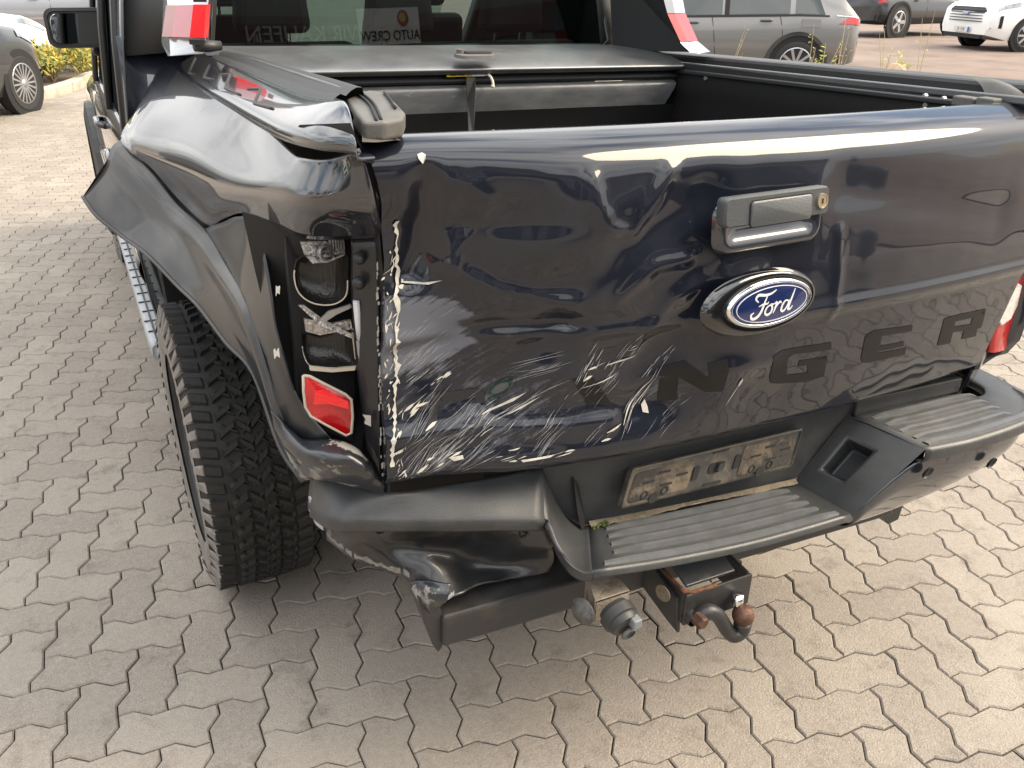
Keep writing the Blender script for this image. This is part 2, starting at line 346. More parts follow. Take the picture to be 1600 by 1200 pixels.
for rank, hor, p in cells[:300]:
    o = bpy.data.objects.new('paver', pm[hor]); o.location = p + Vector((0, 0, rng.uniform(-.0012, .0012)))
    o.rotation_euler = (rng.uniform(-.004, .004), rng.uniform(-.004, .004), 0); link(o, paving)
VV, FV, FS, TN = [], [], [], []; k0 = 0
geo = {h: paver_geo(h) for h in (True, False)}
for rank, hor, p in cells[300:]:
    vs, fs = geo[hor]; n = len(vs) // 3; z = rng.uniform(-.0012, .0012); tx, ty = rng.uniform(-.004, .004), rng.uniform(-.004, .004)
    VV += [(p.x + v.x, p.y + v.y, p.z + v.z + z + v.x * tx + v.y * ty) for v in vs[n:]]
    for f in fs[n:]: FV += [i - n + k0 for i in f]; FS.append(len(f))
    TN += [rng.random()] * (2 * n); k0 += 2 * n
me = bpy.data.meshes.new('paver_field'); me.vertices.add(len(VV)); me.vertices.foreach_set('co', np.array(VV, 'f').ravel())
me.loops.add(len(FV)); me.loops.foreach_set('vertex_index', np.array(FV, 'i')); me.polygons.add(len(FS))
st = np.concatenate([[0], np.cumsum(FS)[:-1]]).astype('i'); me.polygons.foreach_set('loop_start', st); me.polygons.foreach_set('loop_total', np.array(FS, 'i'))
me.update(calc_edges=True); me.validate(); me.polygons.foreach_set('use_smooth', [False] * len(me.polygons))
me.attributes.new('tone', 'FLOAT', 'POINT').data.foreach_set('value', np.array(TN, 'f')); me.materials.append(PAVER)
pf = bpy.data.objects.new('paver_field', me); link(pf, paving); pf['kind'] = 'stuff'

# ---------------------------------------------------------------- the crashed pickup truck
truck = empty('pickup_truck', 'dark blue pickup truck with crushed tailgate and left rear corner', 'pickup truck')

# ---- tailgate
def sstep(a, b, x):
    t = min(1.0, max(0.0, (x - a) / (b - a))); return t * t * (3 - 2 * t)
def lerp_tab(tab, x):
    if x <= tab[0][0]: return tab[0][1]
    for (x0, y0), (x1, y1) in zip(tab, tab[1:]):
        if x <= x1: return y0 + (y1 - y0) * (x - x0) / (x1 - x0)
    return tab[-1][1]
TG_PROF = [(0, -.010), (.03, -.028), (.15, -.040), (.28, -.054), (.42, -.068), (.455, -.078), (.49, -.071), (.60, -.066), (.75, -.057), (.86, -.048), (.91, -.043), (.94, -.035), (.96, -.026), (.978, -.012), (.991, .006), (1.0, .026)]
TG_DENT = [(0, .045), (.2, .07), (.4, .088), (.62, .082), (.78, .07), (.9, .03), (1.0, .0)]
# creases and valleys of the crushed sheet metal: (points (x, z), push depth, half width)
TG_RIDGE = [
 ([(-0.538, -0.04, 1.316), (-0.505, -0.04, 1.289), (-0.518, -0.04, 1.244), (-0.551, -0.03, 1.188)], -.009, .018),
 ([(-0.544, -0.03, 1.179), (-0.481, -0.04, 1.143), (-0.429, -0.045, 1.131), (-0.369, -0.05, 1.117), (-0.362, -0.05, 1.096)], -.009, .016),
 ([(-0.349, -0.05, 1.31), (-0.344, -0.05, 1.275), (-0.322, -0.055, 1.237), (-0.273, -0.06, 1.226), (-0.236, -0.06, 1.278), (-0.208, -0.055, 1.321)], -.008, .016),
 ([(-0.421, -0.05, 1.137), (-0.313, -0.055, 1.19), (-0.214, -0.06, 1.236), (-0.142, -0.06, 1.261)], .014, .045),
 ([(-0.245, -0.05, 1.008), (-0.186, -0.06, 1.104), (-0.11, -0.06, 1.127), (-0.028, -0.06, 1.129)], -.008, .022),
 ([(-0.157, -0.06, 1.182), (-0.122, -0.06, 1.117), (-0.152, -0.06, 1.042)], .008, .028),
 ([(-0.594, 0, 1.342), (-0.585, 0.02, 1.276), (-0.595, 0.02, 1.21), (-0.61, 0.02, 1.173)], .022, .022),
 ([(-0.572, -0.02, 1.337), (-0.563, -0.01, 1.271), (-0.555, 0, 1.191)], -.010, .015),
 ([(-0.622, 0.03, 1.047), (-0.548, 0, 1.061), (-0.475, -0.03, 1.076), (-0.37, -0.045, 1.083)], .012, .018),
 ([(-0.505, 0, 0.946), (-0.418, -0.03, 1.033), (-0.364, -0.045, 1.073)], .014, .03),
 ([(-0.646, 0.04, 0.9), (-0.505, 0, 0.898), (-0.345, -0.02, 0.885), (-0.274, -0.03, 0.883)], -.014, .025),
 ([(-0.287, -0.06, 1.12), (-0.23, -0.06, 1.165), (-0.162, -0.06, 1.172)], -.006, .014),
 ([(0.155, -0.055, 1.182), (0.165, -0.065, 1.101), (0.163, -0.07, 1.023)], -.004, .010),
 ([(0.169, -0.055, 1.249), (0.36, -0.05, 1.218), (0.624, -0.03, 1.162)], .005, .05),
 ([(-0.38, -0.03, 0.979), (-0.236, -0.045, 0.944), (-0.081, -0.055, 0.954), (0.036, -0.055, 0.957)], -.008, .03),
]
def seg_d(px, pz, a, b):
    dx, dz = b[0] - a[0], b[2] - a[2]; L = dx * dx + dz * dz
    t = 0 if L == 0 else min(1, max(0, ((px - a[0]) * dx + (pz - a[2]) * dz) / L))
    return math.hypot(px - a[0] - t * dx, pz - a[2] - t * dz)
def tg_zt(x): return 1.364 - .018 * x
def tg_zb(x): return .784 - .042 * x
def tg_xl(h): return lerp_tab([(0, -.664), (.7, -.648), (.85, -.655), (1, -.676)], h)
TG_XR = .782
def tg_y(x, h):
    """outer skin of the tailgate: depth at side position x and height fraction h, with the crash damage"""
    z = tg_zb(x) + (tg_zt(x) - tg_zb(x)) * h
    y = lerp_tab(TG_PROF, h)
    y += .046 * (x / .75) ** 2 if x > 0 else .03 * (x / .7) ** 2
    w = sstep(-.33, -.62, x)
    y += w * lerp_tab(TG_DENT, h)
    y += .014 * sstep(.08, -.30, x) * math.exp(-((h - .40) / .17) ** 2)
    y += .032 * sstep(.05, .20, h) * sstep(.75, .36, h) * sstep(-.04, -.20, x) * sstep(-.62, -.48, x)
    edge = sstep(.98, .86, h)
    for pts, amp, wid in TG_RIDGE:
        d = min(seg_d(x, z, a, b) for a, b in zip(pts, pts[1:]))
        if d < 3 * wid:
            k = math.exp(-(d / wid) ** 2) if amp > 0 else max(0, 1 - d / (1.6 * wid)) ** 1.5
            y += amp * k * edge
    n = (math.sin(9.1 * x + 4.7 * z + .5) * math.sin(13.3 * z - 6.2 * x + 1.1) + .6 * math.sin(21 * x - 11 * z) * math.sin(17 * z + 8 * x + 2)
         + .35 * math.sin(43 * x + 29 * z) * math.sin(37 * z - 31 * x + .7))
    amp = .0006 + .0030 * sstep(.25, -.1, x) + .0025 * sstep(-.2, -.5, x)
    return y + n * amp * sstep(.95, .78, h)
def tg_pt(x, z):
    h = (z - tg_zb(x)) / (tg_zt(x) - tg_zb(x)); return (x, tg_y(x, min(1, max(0, h))), z)

def build_tailgate():
    NU, NV = 190, 96; hs = [1 - (1 - i / NV) ** 1.0 for i in range(NV + 1)]
    vs, sc = [], []
    for h in hs:
        x0 = tg_xl(h)
        for j in range(NU + 1):
            x = x0 + (TG_XR - x0) * j / NU; z = tg_zb(x) + (tg_zt(x) - tg_zb(x)) * h
            vs.append((x, tg_y(x, h), z))
            s = 0
            s += .46 * sstep(-.22, -.52, x) * sstep(.62, .42, h) * sstep(-.02, .05, h)      # scraped lower left
            s += .34 * math.exp(-((x + .30) / .17) ** 2 - ((h - .20) / .16) ** 2)
            s += .72 * sstep(-.505, -.54, x + .012 * math.sin(55 * h) + .007 * math.sin(140 * h + 1) + 4.5 * max(0, h - .50) ** 2 + 2.0 * max(0, .47 - h) ** 2) * sstep(.602, .588, h + .006 * math.sin(70 * x) + .15 * max(0, x + .56)) * sstep(.30, .44, h)
            s += .45 * math.exp(-((x + .16) / .06) ** 2 - ((h - .22) / .08) ** 2)
            sc.append(min(1, s))
    W = NU + 1
    # roll the top over into the bed
    for k, (dy, dz) in enumerate(((.012, .003), (.03, .002), (.045, -.004), (.05, -.03))):
        for j in range(W):
            x, y, z = vs[NV * W + j]; vs.append((x, y + dy, z + dz)); sc.append(0)
    # left and bottom returns
    H = NV + 5
    fs = [(i * W + j, i * W + j + 1, (i + 1) * W + j + 1, (i + 1) * W + j) for i in range(H - 1) for j in range(NU)]
    k = len(vs); 
    for i in range(H): x, y, z = vs[i * W]; vs.append((x + .004, y + .035, z)); sc.append(0)
    fs += [(k + i, i * W, (i + 1) * W, k + i + 1) for i in range(H - 1)]
    k = len(vs)
    for i in range(H): x, y, z = vs[i * W + NU]; vs.append((x - .003, y + .04, z)); sc.append(0)
    fs += [(i * W + NU, k + i, k + i + 1, (i + 1) * W + NU) for i in range(H - 1)]
    k = len(vs)
    for j in range(W): x, y, z = vs[j]; vs.append((x, y + .03, z + .002)); sc.append(0)
    fs += [(j + 1, j, k + j, k + j + 1) for j in range(NU)]
    o = mesh('tailgate', vs, fs, TGPAINT, truck, True); o.data.attributes.new('scuff', 'FLOAT', 'POINT').data.foreach_set('value', sc)
    o.data.set_sharp_from_angle(angle=math.radians(50)); o['label'] = 'dented dark blue tailgate scraped white at its lower left'
    return o
tailgate = build_tailgate()
grid('tailgate_inner', [[(-.64, .085, 1.33), (0, .075, 1.33), (.74, .095, 1.32)], [(-.64, .095, .84), (0, .075, .82), (.74, .095, .80)]], LINER, truck, 1, 4)

def on_gate(x, z, off=0.0):
    p = tg_pt(x, z); return Vector((p[0], p[1] - off, p[2]))
def gate_patch(name, polys, mat, parent, off=.0010, step=.012):
    """flat outline pieces (x, z) laid on the dented skin, cut fine enough to follow it"""
    bm = bmesh.new()
    for poly in polys:
        f = bm.faces.new([bm.verts.new((x, 0, z)) for x, z in poly])
    xs = [p[0] for q in polys for p in q]; zs = [p[1] for q in polys for p in q]
    x = min(xs) + step
    while x < max(xs): bmesh.ops.bisect_plane(bm, geom=bm.verts[:] + bm.edges[:] + bm.faces[:], plane_co=(x, 0, 0), plane_no=(1, 0, 0)); x += step
    z = min(zs) + step
    while z < max(zs): bmesh.ops.bisect_plane(bm, geom=bm.verts[:] + bm.edges[:] + bm.faces[:], plane_co=(0, 0, z), plane_no=(0, 0, 1)); z += step
    for v in bm.verts: v.co = on_gate(v.co.x, v.co.z, off)
    bmesh.ops.recalc_face_normals(bm, faces=bm.faces)
    me = bpy.data.meshes.new(name); bm.to_mesh(me); bm.free(); me.materials.append(mat)
    me.polygons.foreach_set('use_smooth', [True] * len(me.polygons))
    o = bpy.data.objects.new(name, me); link(o, parent); return o
XZ = lambda pts: [(p[0], p[2]) for p in pts]
# RANGER lettering, each letter surveyed where it sits on the crushed skin
LET = {
 'N': [[(-0.181, -0.018, 0.968), (-0.15, -0.026, 0.973), (-0.134, -0.022, 0.893), (-0.171, -0.011, 0.895)], [(-0.15, -0.026, 0.973), (-0.137, -0.03, 0.977), (-0.09, -0.049, 0.938), (-0.074, -0.042, 0.906), (-0.091, -0.04, 0.909), (-0.146, -0.029, 0.946)], [(-0.1, -0.048, 0.972), (-0.065, -0.057, 0.978), (-0.052, -0.046, 0.905), (-0.086, -0.04, 0.908)]],
 'G': [[(0.039, -0.063, 0.966), (0.062, -0.06, 0.971), (0.191, -0.053, 0.961), (0.198, -0.051, 0.943), (0.098, -0.055, 0.954), (0.084, -0.055, 0.947)], [(0.038, -0.063, 0.965), (0.081, -0.056, 0.959), (0.1, -0.044, 0.903), (0.116, -0.041, 0.886), (0.062, -0.044, 0.897), (0.054, -0.048, 0.911)], [(0.062, -0.044, 0.897), (0.095, -0.045, 0.907), (0.155, -0.044, 0.9), (0.197, -0.04, 0.879), (0.19, -0.04, 0.88), (0.164, -0.04, 0.877), (0.085, -0.041, 0.89)], [(0.142, -0.051, 0.932), (0.194, -0.048, 0.929), (0.205, -0.04, 0.88), (0.16, -0.041, 0.884)], [(0.119, -0.051, 0.935), (0.194, -0.048, 0.929), (0.199, -0.045, 0.914), (0.121, -0.048, 0.922)]],
 'E': [[(0.285, -0.051, 0.957), (0.308, -0.051, 0.964), (0.426, -0.042, 0.952), (0.432, -0.04, 0.937), (0.338, -0.046, 0.945)], [(0.286, -0.049, 0.954), (0.335, -0.048, 0.951), (0.349, -0.038, 0.902), (0.363, -0.036, 0.888), (0.306, -0.038, 0.89), (0.298, -0.04, 0.901)], [(0.335, -0.042, 0.921), (0.419, -0.037, 0.915), (0.425, -0.034, 0.902), (0.342, -0.04, 0.908)], [(0.306, -0.038, 0.89), (0.348, -0.038, 0.903), (0.437, -0.031, 0.896), (0.443, -0.029, 0.879), (0.332, -0.036, 0.884)]],
 'R': [[(0.536, -0.033, 0.945), (0.575, -0.03, 0.945), (0.687, -0.018, 0.937), (0.695, -0.014, 0.92), (0.582, -0.026, 0.928)], [(0.534, -0.033, 0.944), (0.578, -0.029, 0.941), (0.602, -0.014, 0.869), (0.553, -0.019, 0.874)], [(0.645, -0.022, 0.937), (0.69, -0.016, 0.935), (0.705, -0.008, 0.892), (0.654, -0.014, 0.896)], [(0.586, -0.023, 0.914), (0.699, -0.009, 0.901), (0.705, -0.007, 0.885), (0.591, -0.02, 0.899)], [(0.633, -0.016, 0.9), (0.687, -0.011, 0.896), (0.699, -0.004, 0.865), (0.642, -0.011, 0.87)]],
 'A': [[(-0.356, -0.015, 0.977), (-0.324, -0.015, 0.976), (-0.312, -0.015, 0.971), (-0.261, -0.008, 0.9), (-0.303, -0.002, 0.916), (-0.32, -0.007, 0.942)], [(-0.356, -0.015, 0.977), (-0.337, -0.015, 0.973), (-0.303, -0.002, 0.917), (-0.31, -0.002, 0.909)]],
}
for ch, polys in LET.items():
    o = gate_patch('letter', [XZ(p) for p in polys], LETTER, tailgate); o['label'] = 'matt black letter ' + ch + (' torn by the crash' if ch == 'A' else '')
o = gate_patch('letter', [XZ([(-0.576, 0.058, 0.96), (-0.562, 0.058, 0.963), (-0.575, 0.044, 0.907), (-0.592, 0.043, 0.904)]), XZ([(-0.559, 0.058, 0.964), (-0.496, 0.057, 0.958), (-0.485, 0.05, 0.949), (-0.487, 0.047, 0.934), (-0.501, 0.054, 0.932), (-0.5, 0.057, 0.941), (-0.56, 0.057, 0.948)]), XZ([(-0.517, 0.039, 0.906), (-0.5, 0.042, 0.913), (-0.489, 0.03, 0.901), (-0.504, 0.033, 0.901)])], M('scraped_letter', (.014, .014, .016), .4), tailgate); o['label'] = 'first letter R half hidden under scrapes'

# ---- scrapes, chips and bare primer on the tailgate
def scratches():
    r = random.Random(11); b = B(); b2 = B()
    def sliver(bb, x, z, ang, ln, w, off=.0022):
        n = max(3, int(ln / .012)); L_, R_ = [], []
        cv = r.uniform(-.22, .22)
        for i in range(n + 1):
            t = i / n; a = ang + cv * (t - .5); px = x + math.cos(a) * ln * (t - .5); pz = z + math.sin(a) * ln * (t - .5)
            hw = w * math.sin(math.pi * min(1, max(.03, t))) ** .6 * r.uniform(.45, 1.25); nx, nz = -math.sin(a) * hw, math.cos(a) * hw
            if not (tg_xl(.2) + .004 < px < .75): continue
            if not (tg_zb(px) + .006 < pz < tg_zt(px) - .03): continue
            L_.append(on_gate(px + nx, pz + nz, off)); R_.append(on_gate(px - nx, pz - nz, off))
        m = len(L_)
        if m > 1: bb.add(L_ + R_, [(i, i + 1, m + i + 1, m + i) for i in range(m - 1)])
    def bundle(bb, cx, cz, ang, n, span, depth, ln, ws):
        a0 = math.radians(ang); nx, nz = -math.sin(a0), math.cos(a0)
        for _ in range(n):
            t, q = r.gauss(0, span), r.gauss(0, depth); sliver(bb, cx + math.cos(a0) * t + nx * q, cz + math.sin(a0) * t + nz * q, a0 + r.gauss(0, .05), ln * r.uniform(.35, 1.2), r.choice(ws))
    HAIR, FINE = (.00012, .00018, .00025), (.0002, .0003, .0005)
    for _ in range(16):       # hairline bundles sweeping up to the right
        x = -.63 + abs(r.gauss(0, .19)); bundle(b, x, tg_zb(x) + .02 + abs(r.gauss(0, .09)), r.gauss(40, 9), 11, .02, .009, r.uniform(.03, .09), HAIR)
    for _ in range(9):        # fine cuts across the square scuff
        bundle(b, r.uniform(-.62, -.55), r.uniform(1.0, 1.10), r.choice((32, 36, 40, 75)), 10, .02, .012, .035, HAIR)
    for cx, cz, an, n, sp, dp, ln in ((-.27, .985, 55, 26, .03, .012, .04), (-.33, .985, 62, 18, .025, .010, .035), (-.43, .935, 33, 16, .03, .006, .06), (-.215, .905, 60, 16, .03, .006, .06), (-.50, .90, 40, 16, .03, .010, .05), (-.56, .86, 42, 14, .03, .008, .05), (-.19, .975, 50, 10, .02, .008, .03)):
        bundle(b, cx, cz, an, n, sp, dp, ln, FINE)
    for (px, pz, a, ln, w) in [(-.225, .905, 60, .09, .0016), (-.205, .915, 58, .075, .0009), (-.03, .895, 68, .05, .0010), (-.022, .92, 85, .02, .003), (-.46, .935, 30, .08, .0022), (-.43, .93, 28, .06, .0016), (-.30, .96, 14, .07, .0018), (-.26, .995, 10, .06, .0014)]:
        sliver(b2, px, pz, math.radians(a), ln, w)
    for poly in ([(-0.604, 0.014, 1.359), (-0.597, 0.017, 1.361), (-0.592, 0.014, 1.358), (-0.594, 0.01, 1.353), (-0.598, 0.01, 1.346), (-0.602, 0.01, 1.351), (-0.604, 0.011, 1.354)], [(-0.206, -0.008, 0.895), (-0.199, -0.007, 0.904), (-0.193, -0.009, 0.888), (-0.192, -0.014, 0.877), (-0.204, -0.011, 0.881)], [(-0.558, 0.039, 0.85), (-0.536, 0.032, 0.853), (-0.535, 0.029, 0.846), (-0.551, 0.035, 0.843)], [(-0.442, 0, 0.836), (-0.41, -0.005, 0.836), (-0.381, -0.011, 0.838), (-0.39, -0.009, 0.833), (-0.422, -0.004, 0.831), (-0.438, -0.001, 0.831)], [(-0.62, 0.062, 1.163), (-0.601, 0.059, 1.161), (-0.589, 0.048, 1.161), (-0.563, 0.036, 1.164), (-0.583, 0.044, 1.158), (-0.599, 0.055, 1.158), (-0.62, 0.061, 1.161)]):
        vs = [on_gate(p[0], p[2], .0026) for p in poly]; b2.add(vs, [tuple(range(len(vs)))])
    for cx, cz, ang, sx_, n_ in ((-.60, .955, 34, .035, 12), (-.615, .90, 30, .03, 5), (-.575, .845, 24, .03, 8), (-.47, .840, 8, .02, 6), (-.34, .842, 8, .05, 7), (-.30, .99, 20, .03, 5)):
        a = math.radians(ang)
        for _ in range(n_):
            t = r.gauss(0, sx_); sliver(b2, cx + math.cos(a) * t, cz + math.sin(a) * t + r.gauss(0, .006), a + r.gauss(0, .15), r.uniform(.008, .035), r.choice((.0004, .0008, .0014, .0026)))
    # white crack down the torn left edge
    pts = [(-0.632, 0.037, 1.262), (-0.628, 0.047, 1.234), (-0.629, 0.052, 1.205), (-0.624, 0.064, 1.171), (-0.634, 0.05, 1.147), (-0.632, 0.05, 1.116), (-0.635, 0.051, 1.084), (-0.634, 0.068, 1.047), (-0.632, 0.066, 1.017), (-0.636, 0.065, 0.99), (-0.641, 0.062, 0.961), (-0.642, 0.059, 0.931), (-0.649, 0.05, 0.907), (-0.653, 0.05, 0.878), (-0.655, 0.051, 0.85)]
    Lp, Rp = [], []
    for i in range(len(pts) * 5 - 4):
        q = pts[i // 5]; q2 = pts[min(i // 5 + 1, len(pts) - 1)]; t = (i % 5) / 5; x = q[0] + (q2[0] - q[0]) * t + r.gauss(0, .0012); z = q[2] + (q2[2] - q[2]) * t
        hw = r.choice((.0010, .0016, .0024, .0034, .0044)); Lp.append(on_gate(x - hw, z, .0028)); Rp.append(on_gate(x + hw * r.uniform(.5, 1.3), z, .0028))
    n = len(Lp); b2.add(Lp + Rp, [(i, i + 1, n + i + 1, n + i) for i in range(n - 1)])
    for _ in range(70):       # flakes along the left edge
        x = r.uniform(-.652, -.628); z = r.uniform(.82, 1.22); sliver(b2, x, z, math.radians(r.uniform(20, 110)), r.uniform(.004, .018), r.choice((.0005, .001, .0016)))
    o = b.build('scrape_marks', SCRAPE, tailgate); o['kind'] = 'stuff'
    o = b2.build('paint_chips', PRIMER, tailgate); o['kind'] = 'stuff'
scratches()

# ---- tailgate handle, lock and oval badge
def gate_frame(c, up, right, off=0):
    """local frame on the gate: returns f(u, v, w) -> world, u right, v up, w out towards the viewer"""
    c = Vector(c); up = Vector(up).normalized(); right = Vector(right).normalized(); right = (right - up * right.dot(up)).normalized(); out = right.cross(up)
    return lambda u, v, w: c + right * u + up * v + out * (w + off)
HC = (-0.027, -0.075, 1.243)
hf = gate_frame(HC, (0, .12, 1), (1, .03, -.045))
def rrect(w, h, r, n=4):
    p = []
    for cx, cy, a0 in ((w / 2 - r, h / 2 - r, 0), (-w / 2 + r, h / 2 - r, 90), (-w / 2 + r, -h / 2 + r, 180), (w / 2 - r, -h / 2 + r, 270)):
        p += [(cx + r * math.cos(math.radians(a0 + 90 * k / n)), cy + r * math.sin(math.radians(a0 + 90 * k / n))) for k in range(n + 1)]
    return p
def loft(name, F, loops, mat, parent, cap=True, capback=False, auto=40):
    """loops: list of (outline (u, v) list, depth w)"""
    n = len(loops[0][0]); vs = [F(u, v, w) for pl, w in loops for u, v in pl]
    fs = [(i * n + k, i * n + (k + 1) % n, (i + 1) * n + (k + 1) % n, (i + 1) * n + k) for i in range(len(loops) - 1) for k in range(n)]
    if cap: fs.append(tuple(range((len(loops) - 1) * n, len(loops) * n)))
    if capback: fs.append(tuple(range(n))[::-1])
    return mesh(name, vs, fs, mat, parent, True, auto=auto)
def sh(p, du=0, dv=0, s=1): return [(u * s + du, v * s + dv) for u, v in p]
# painted bowl under the bezel: a rounded rim standing proud of the skin with a hollow inside
cup0 = rrect(.222, .080, .024, 6); bowl = loft('handle_cup', hf, [(sh(cup0, 0, -.021, 1.05), -.010), (sh(cup0, 0, -.021), .002), (sh(rrect(.213, .072, .022, 6), 0, -.020), .0065), (sh(rrect(.204, .064, .020, 6), 0, -.019), .0072), (sh(rrect(.188, .050, .016, 6), 0, -.016), .002), (sh(rrect(.16, .034, .012, 6), 0, -.010), -.004)], PAINT_CLEAN, tailgate, auto=80)
bz = rrect(.226, .047, .009, 4); handle = loft('handle_bezel', hf, [(sh(bz, 0, .006), -.004), (sh(bz, 0, .006), .012), (sh(rrect(.220, .042, .007), 0, .006), .017)], GREYPL, tailgate)
handle.data.materials[0] = M('grey_black_handle', (.055, .060, .064), .42, bump=.1, bscale=300)
pl_ = rrect(.132, .040, .006); loft('handle_flap', hf, [(sh(pl_, .004, .000), .014), (sh(pl_, .004, .000), .0195), (sh(rrect(.128, .036, .005), .004, .000), .021)], M('handle_flap_plastic', (.068, .074, .078), .38, bump=.1, bscale=300), handle)
gp = rrect(.136, .044, .008); loft('flap_gap', hf, [(sh(gp, .004, .000), .0172), (sh(gp, .004, .000), .0178)], DARK, handle)
lk_ = [(.0095 * math.cos(2 * math.pi * k / 20), .0105 * math.sin(2 * math.pi * k / 20)) for k in range(20)]
lock = loft('lock_cylinder', hf, [(sh(lk_, .094, .006, 1.25), .016), (sh(lk_, .094, .006, 1.2), .0205), (sh(lk_, .094, .006, 1.0), .0205), (sh(lk_, .094, .006, .98), .0195)], BRASS, handle)
loft('keyhole', hf, [(sh(rrect(.003, .009, .001), .094, .006), .0196), (sh(rrect(.003, .009, .001), .094, .006), .0202)], KEYBLK, lock)

BC = (-0.016, -0.085, 1.084)
bf = gate_frame(BC, (0, .10, 1), (1, .03, -.045))
ell = lambda a, b, n=56: [(a * math.cos(2 * math.pi * k / n), b * math.sin(2 * math.pi * k / n)) for k in range(n)]
badge = loft('badge', bf, [(ell(.095, .0415), .005), (ell(.0935, .0402), .0105), (ell(.0895, .037), .0125), (ell(.086, .0345), .0105)], CHROME, tailgate, cap=False, auto=80); badge['label'] = 'chrome ringed blue oval badge'
loft('badge_surround', bf, [(sh(ell(.128, .058), -.012, .0), -.008), (sh(ell(.121, .053), -.012, 0), .004), (sh(ell(.112, .049), -.010, 0), .0065), (ell(.096, .043), .004)], M('gloss_black', (.006, .006, .007), .08, 0, 1), tailgate, auto=80)
loft('blue_oval', bf, [(ell(.0865, .035), .011), (ell(.06, .025), .013), (ell(.03, .012), .0137)], BLUE, badge, auto=80)
def ring(name, a, b, t, w, mat, parent):
    return loft(name, bf, [(ell(a, b), w - .0006), (ell(a, b), w + .0008), (ell(a - t, b - t), w + .0010), (ell(a - t, b - t), w - .0006)], mat, parent, cap=False)
ring('oval_pinstripe', .0800, .0305, .0011, .0122, WHITEINK, badge)
def script_lettering():
    b = B()
    def stroke(pts, w):
        P = spline([(x, y, 0) for x, y in pts], 6); n = len(P); Lp, Rp = [], []
        for i, p in enumerate(P):
            t = (P[min(i + 1, n - 1)] - P[max(i - 1, 0)]).normalized(); t = t if t.length else Vector((1, 0, 0)); k = i / (n - 1)
            ww = w[0] + (w[1] - w[0]) * math.sin(math.pi * k); nn = Vector((-t.y, t.x, 0)) * ww
            f = lambda q: bf(q.x * .98, q.y * .96, .0147 - 2.2 * (q.x * q.x * .14 + q.y * q.y * .6))
            Lp.append(f(p + nn)); Rp.append(f(p - nn))
        b.add(Lp + Rp, [(i, i + 1, n + i + 1, n + i) for i in range(n - 1)])
    s = .001
    T = lambda pts: [(x * s, y * s) for x, y in pts]
    stroke(T([(-34, 8), (-40, 15), (-34, 21), (-20, 19), (-6, 20), (6, 25)]), (.0010, .0026))        # F top bar with its curl
    stroke(T([(-14, 18), (-20, 6), (-27, -10), (-36, -19), (-46, -20), (-49, -13), (-43, -9)]), (.0010, .0028))   # F stem and foot
    stroke(T([(-33, 0), (-24, 3), (-14, 3), (-11, 6)]), (.0008, .0016))
    stroke(T([(-6, 0), (-14, -4), (-18, -13), (-12, -18), (-4, -14), (-2, -5), (-6, 0), (2, 0)]), (.0012, .0022))   # o
    stroke(T([(2, 0), (8, 2), (5, -8), (1, -17)]), (.0010, .0022)); stroke(T([(4, -10), (10, -2), (16, 2), (19, -1)]), (.0010, .0020))   # r
    stroke(T([(37, 0), (29, 2), (22, -5), (20, -14), (25, -17), (32, -11), (38, 2)]), (.0011, .0022))   # d bowl
    stroke(T([(51, 21), (45, 8), (38, -8), (37, -15), (42, -15), (47, -10)]), (.0010, .0024))          # d stem
    return b.build('script_lettering', WHITEINK, badge, auto=30)
script_lettering()

# ---- left bedside: shoulder, crushed flank, lamp pocket
rowsA = [[(-0.759, 1.5, 1.349), (-0.789, 1.5, 1.33), (-0.817, 1.5, 1.294), (-0.856, 1.5, 1.237)], [(-0.744, 1.15, 1.354), (-0.803, 1.15, 1.324), (-0.902, 1.13, 1.245), (-0.925, 1.15, 1.217)], [(-0.741, 0.88, 1.36), (-0.794, 0.88, 1.309), (-0.874, 0.9, 1.236), (-0.88, 1, 1.171)],
 [(-0.741, 0.65, 1.366), (-0.791, 0.65, 1.304), (-0.843, 0.65, 1.249), (-0.846, 0.88, 1.12)], [(-0.741, 0.47, 1.363), (-0.781, 0.47, 1.298), (-0.826, 0.47, 1.252), (-0.812, 0.72, 1.098)], [(-0.742, 0.31, 1.358), (-0.774, 0.31, 1.302), (-0.806, 0.33, 1.26), (-0.796, 0.56, 1.152)],
 [(-0.743, 0.16, 1.349), (-0.77, 0.16, 1.314), (-0.783, 0.18, 1.284), (-0.79, 0.38, 1.208)], [(-0.744, 0.08, 1.352), (-0.759, 0.08, 1.32), (-0.768, 0.08, 1.291), (-0.77, 0.2, 1.231)], [(-0.722, 0.03, 1.359), (-0.73, 0.02, 1.325), (-0.736, 0.02, 1.293), (-0.737, 0.12, 1.226)], [(-0.689, 0, 1.375), (-0.677, 0, 1.333), (-0.667, 0.01, 1.291), (-0.643, 0.06, 1.233)]]
fender = grid('rear_fender', rowsA, PAINT, truck, 8, 8, relax=16); fender['label'] = 'buckled left rear fender reflecting the sky'; solid(fender, .004, -1)
C3 = [(-0.925, 1.15, 1.217), (-0.88, 1, 1.171), (-0.846, 0.88, 1.12), (-0.812, 0.72, 1.098), (-0.803, 0.56, 1.073), (-0.803, 0.42, 1.064), (-0.808, 0.33, 1.053), (-0.805, 0.26, 0.988), (-0.795, 0.2, 0.903), (-0.775, 0.17, 0.851)]
C4 = [(-1.031, 1.1, 1.102), (-1.011, 1.04, 1.069), (-0.968, 0.96, 1.037), (-0.929, 0.85, 1.021), (-0.887, 0.72, 0.984), (-0.861, 0.62, 0.968), (-0.832, 0.5, 0.929), (-0.803, 0.4, 0.899), (-0.792, 0.28, 0.803), (-0.773, 0.2, 0.767)]
rowsF = []
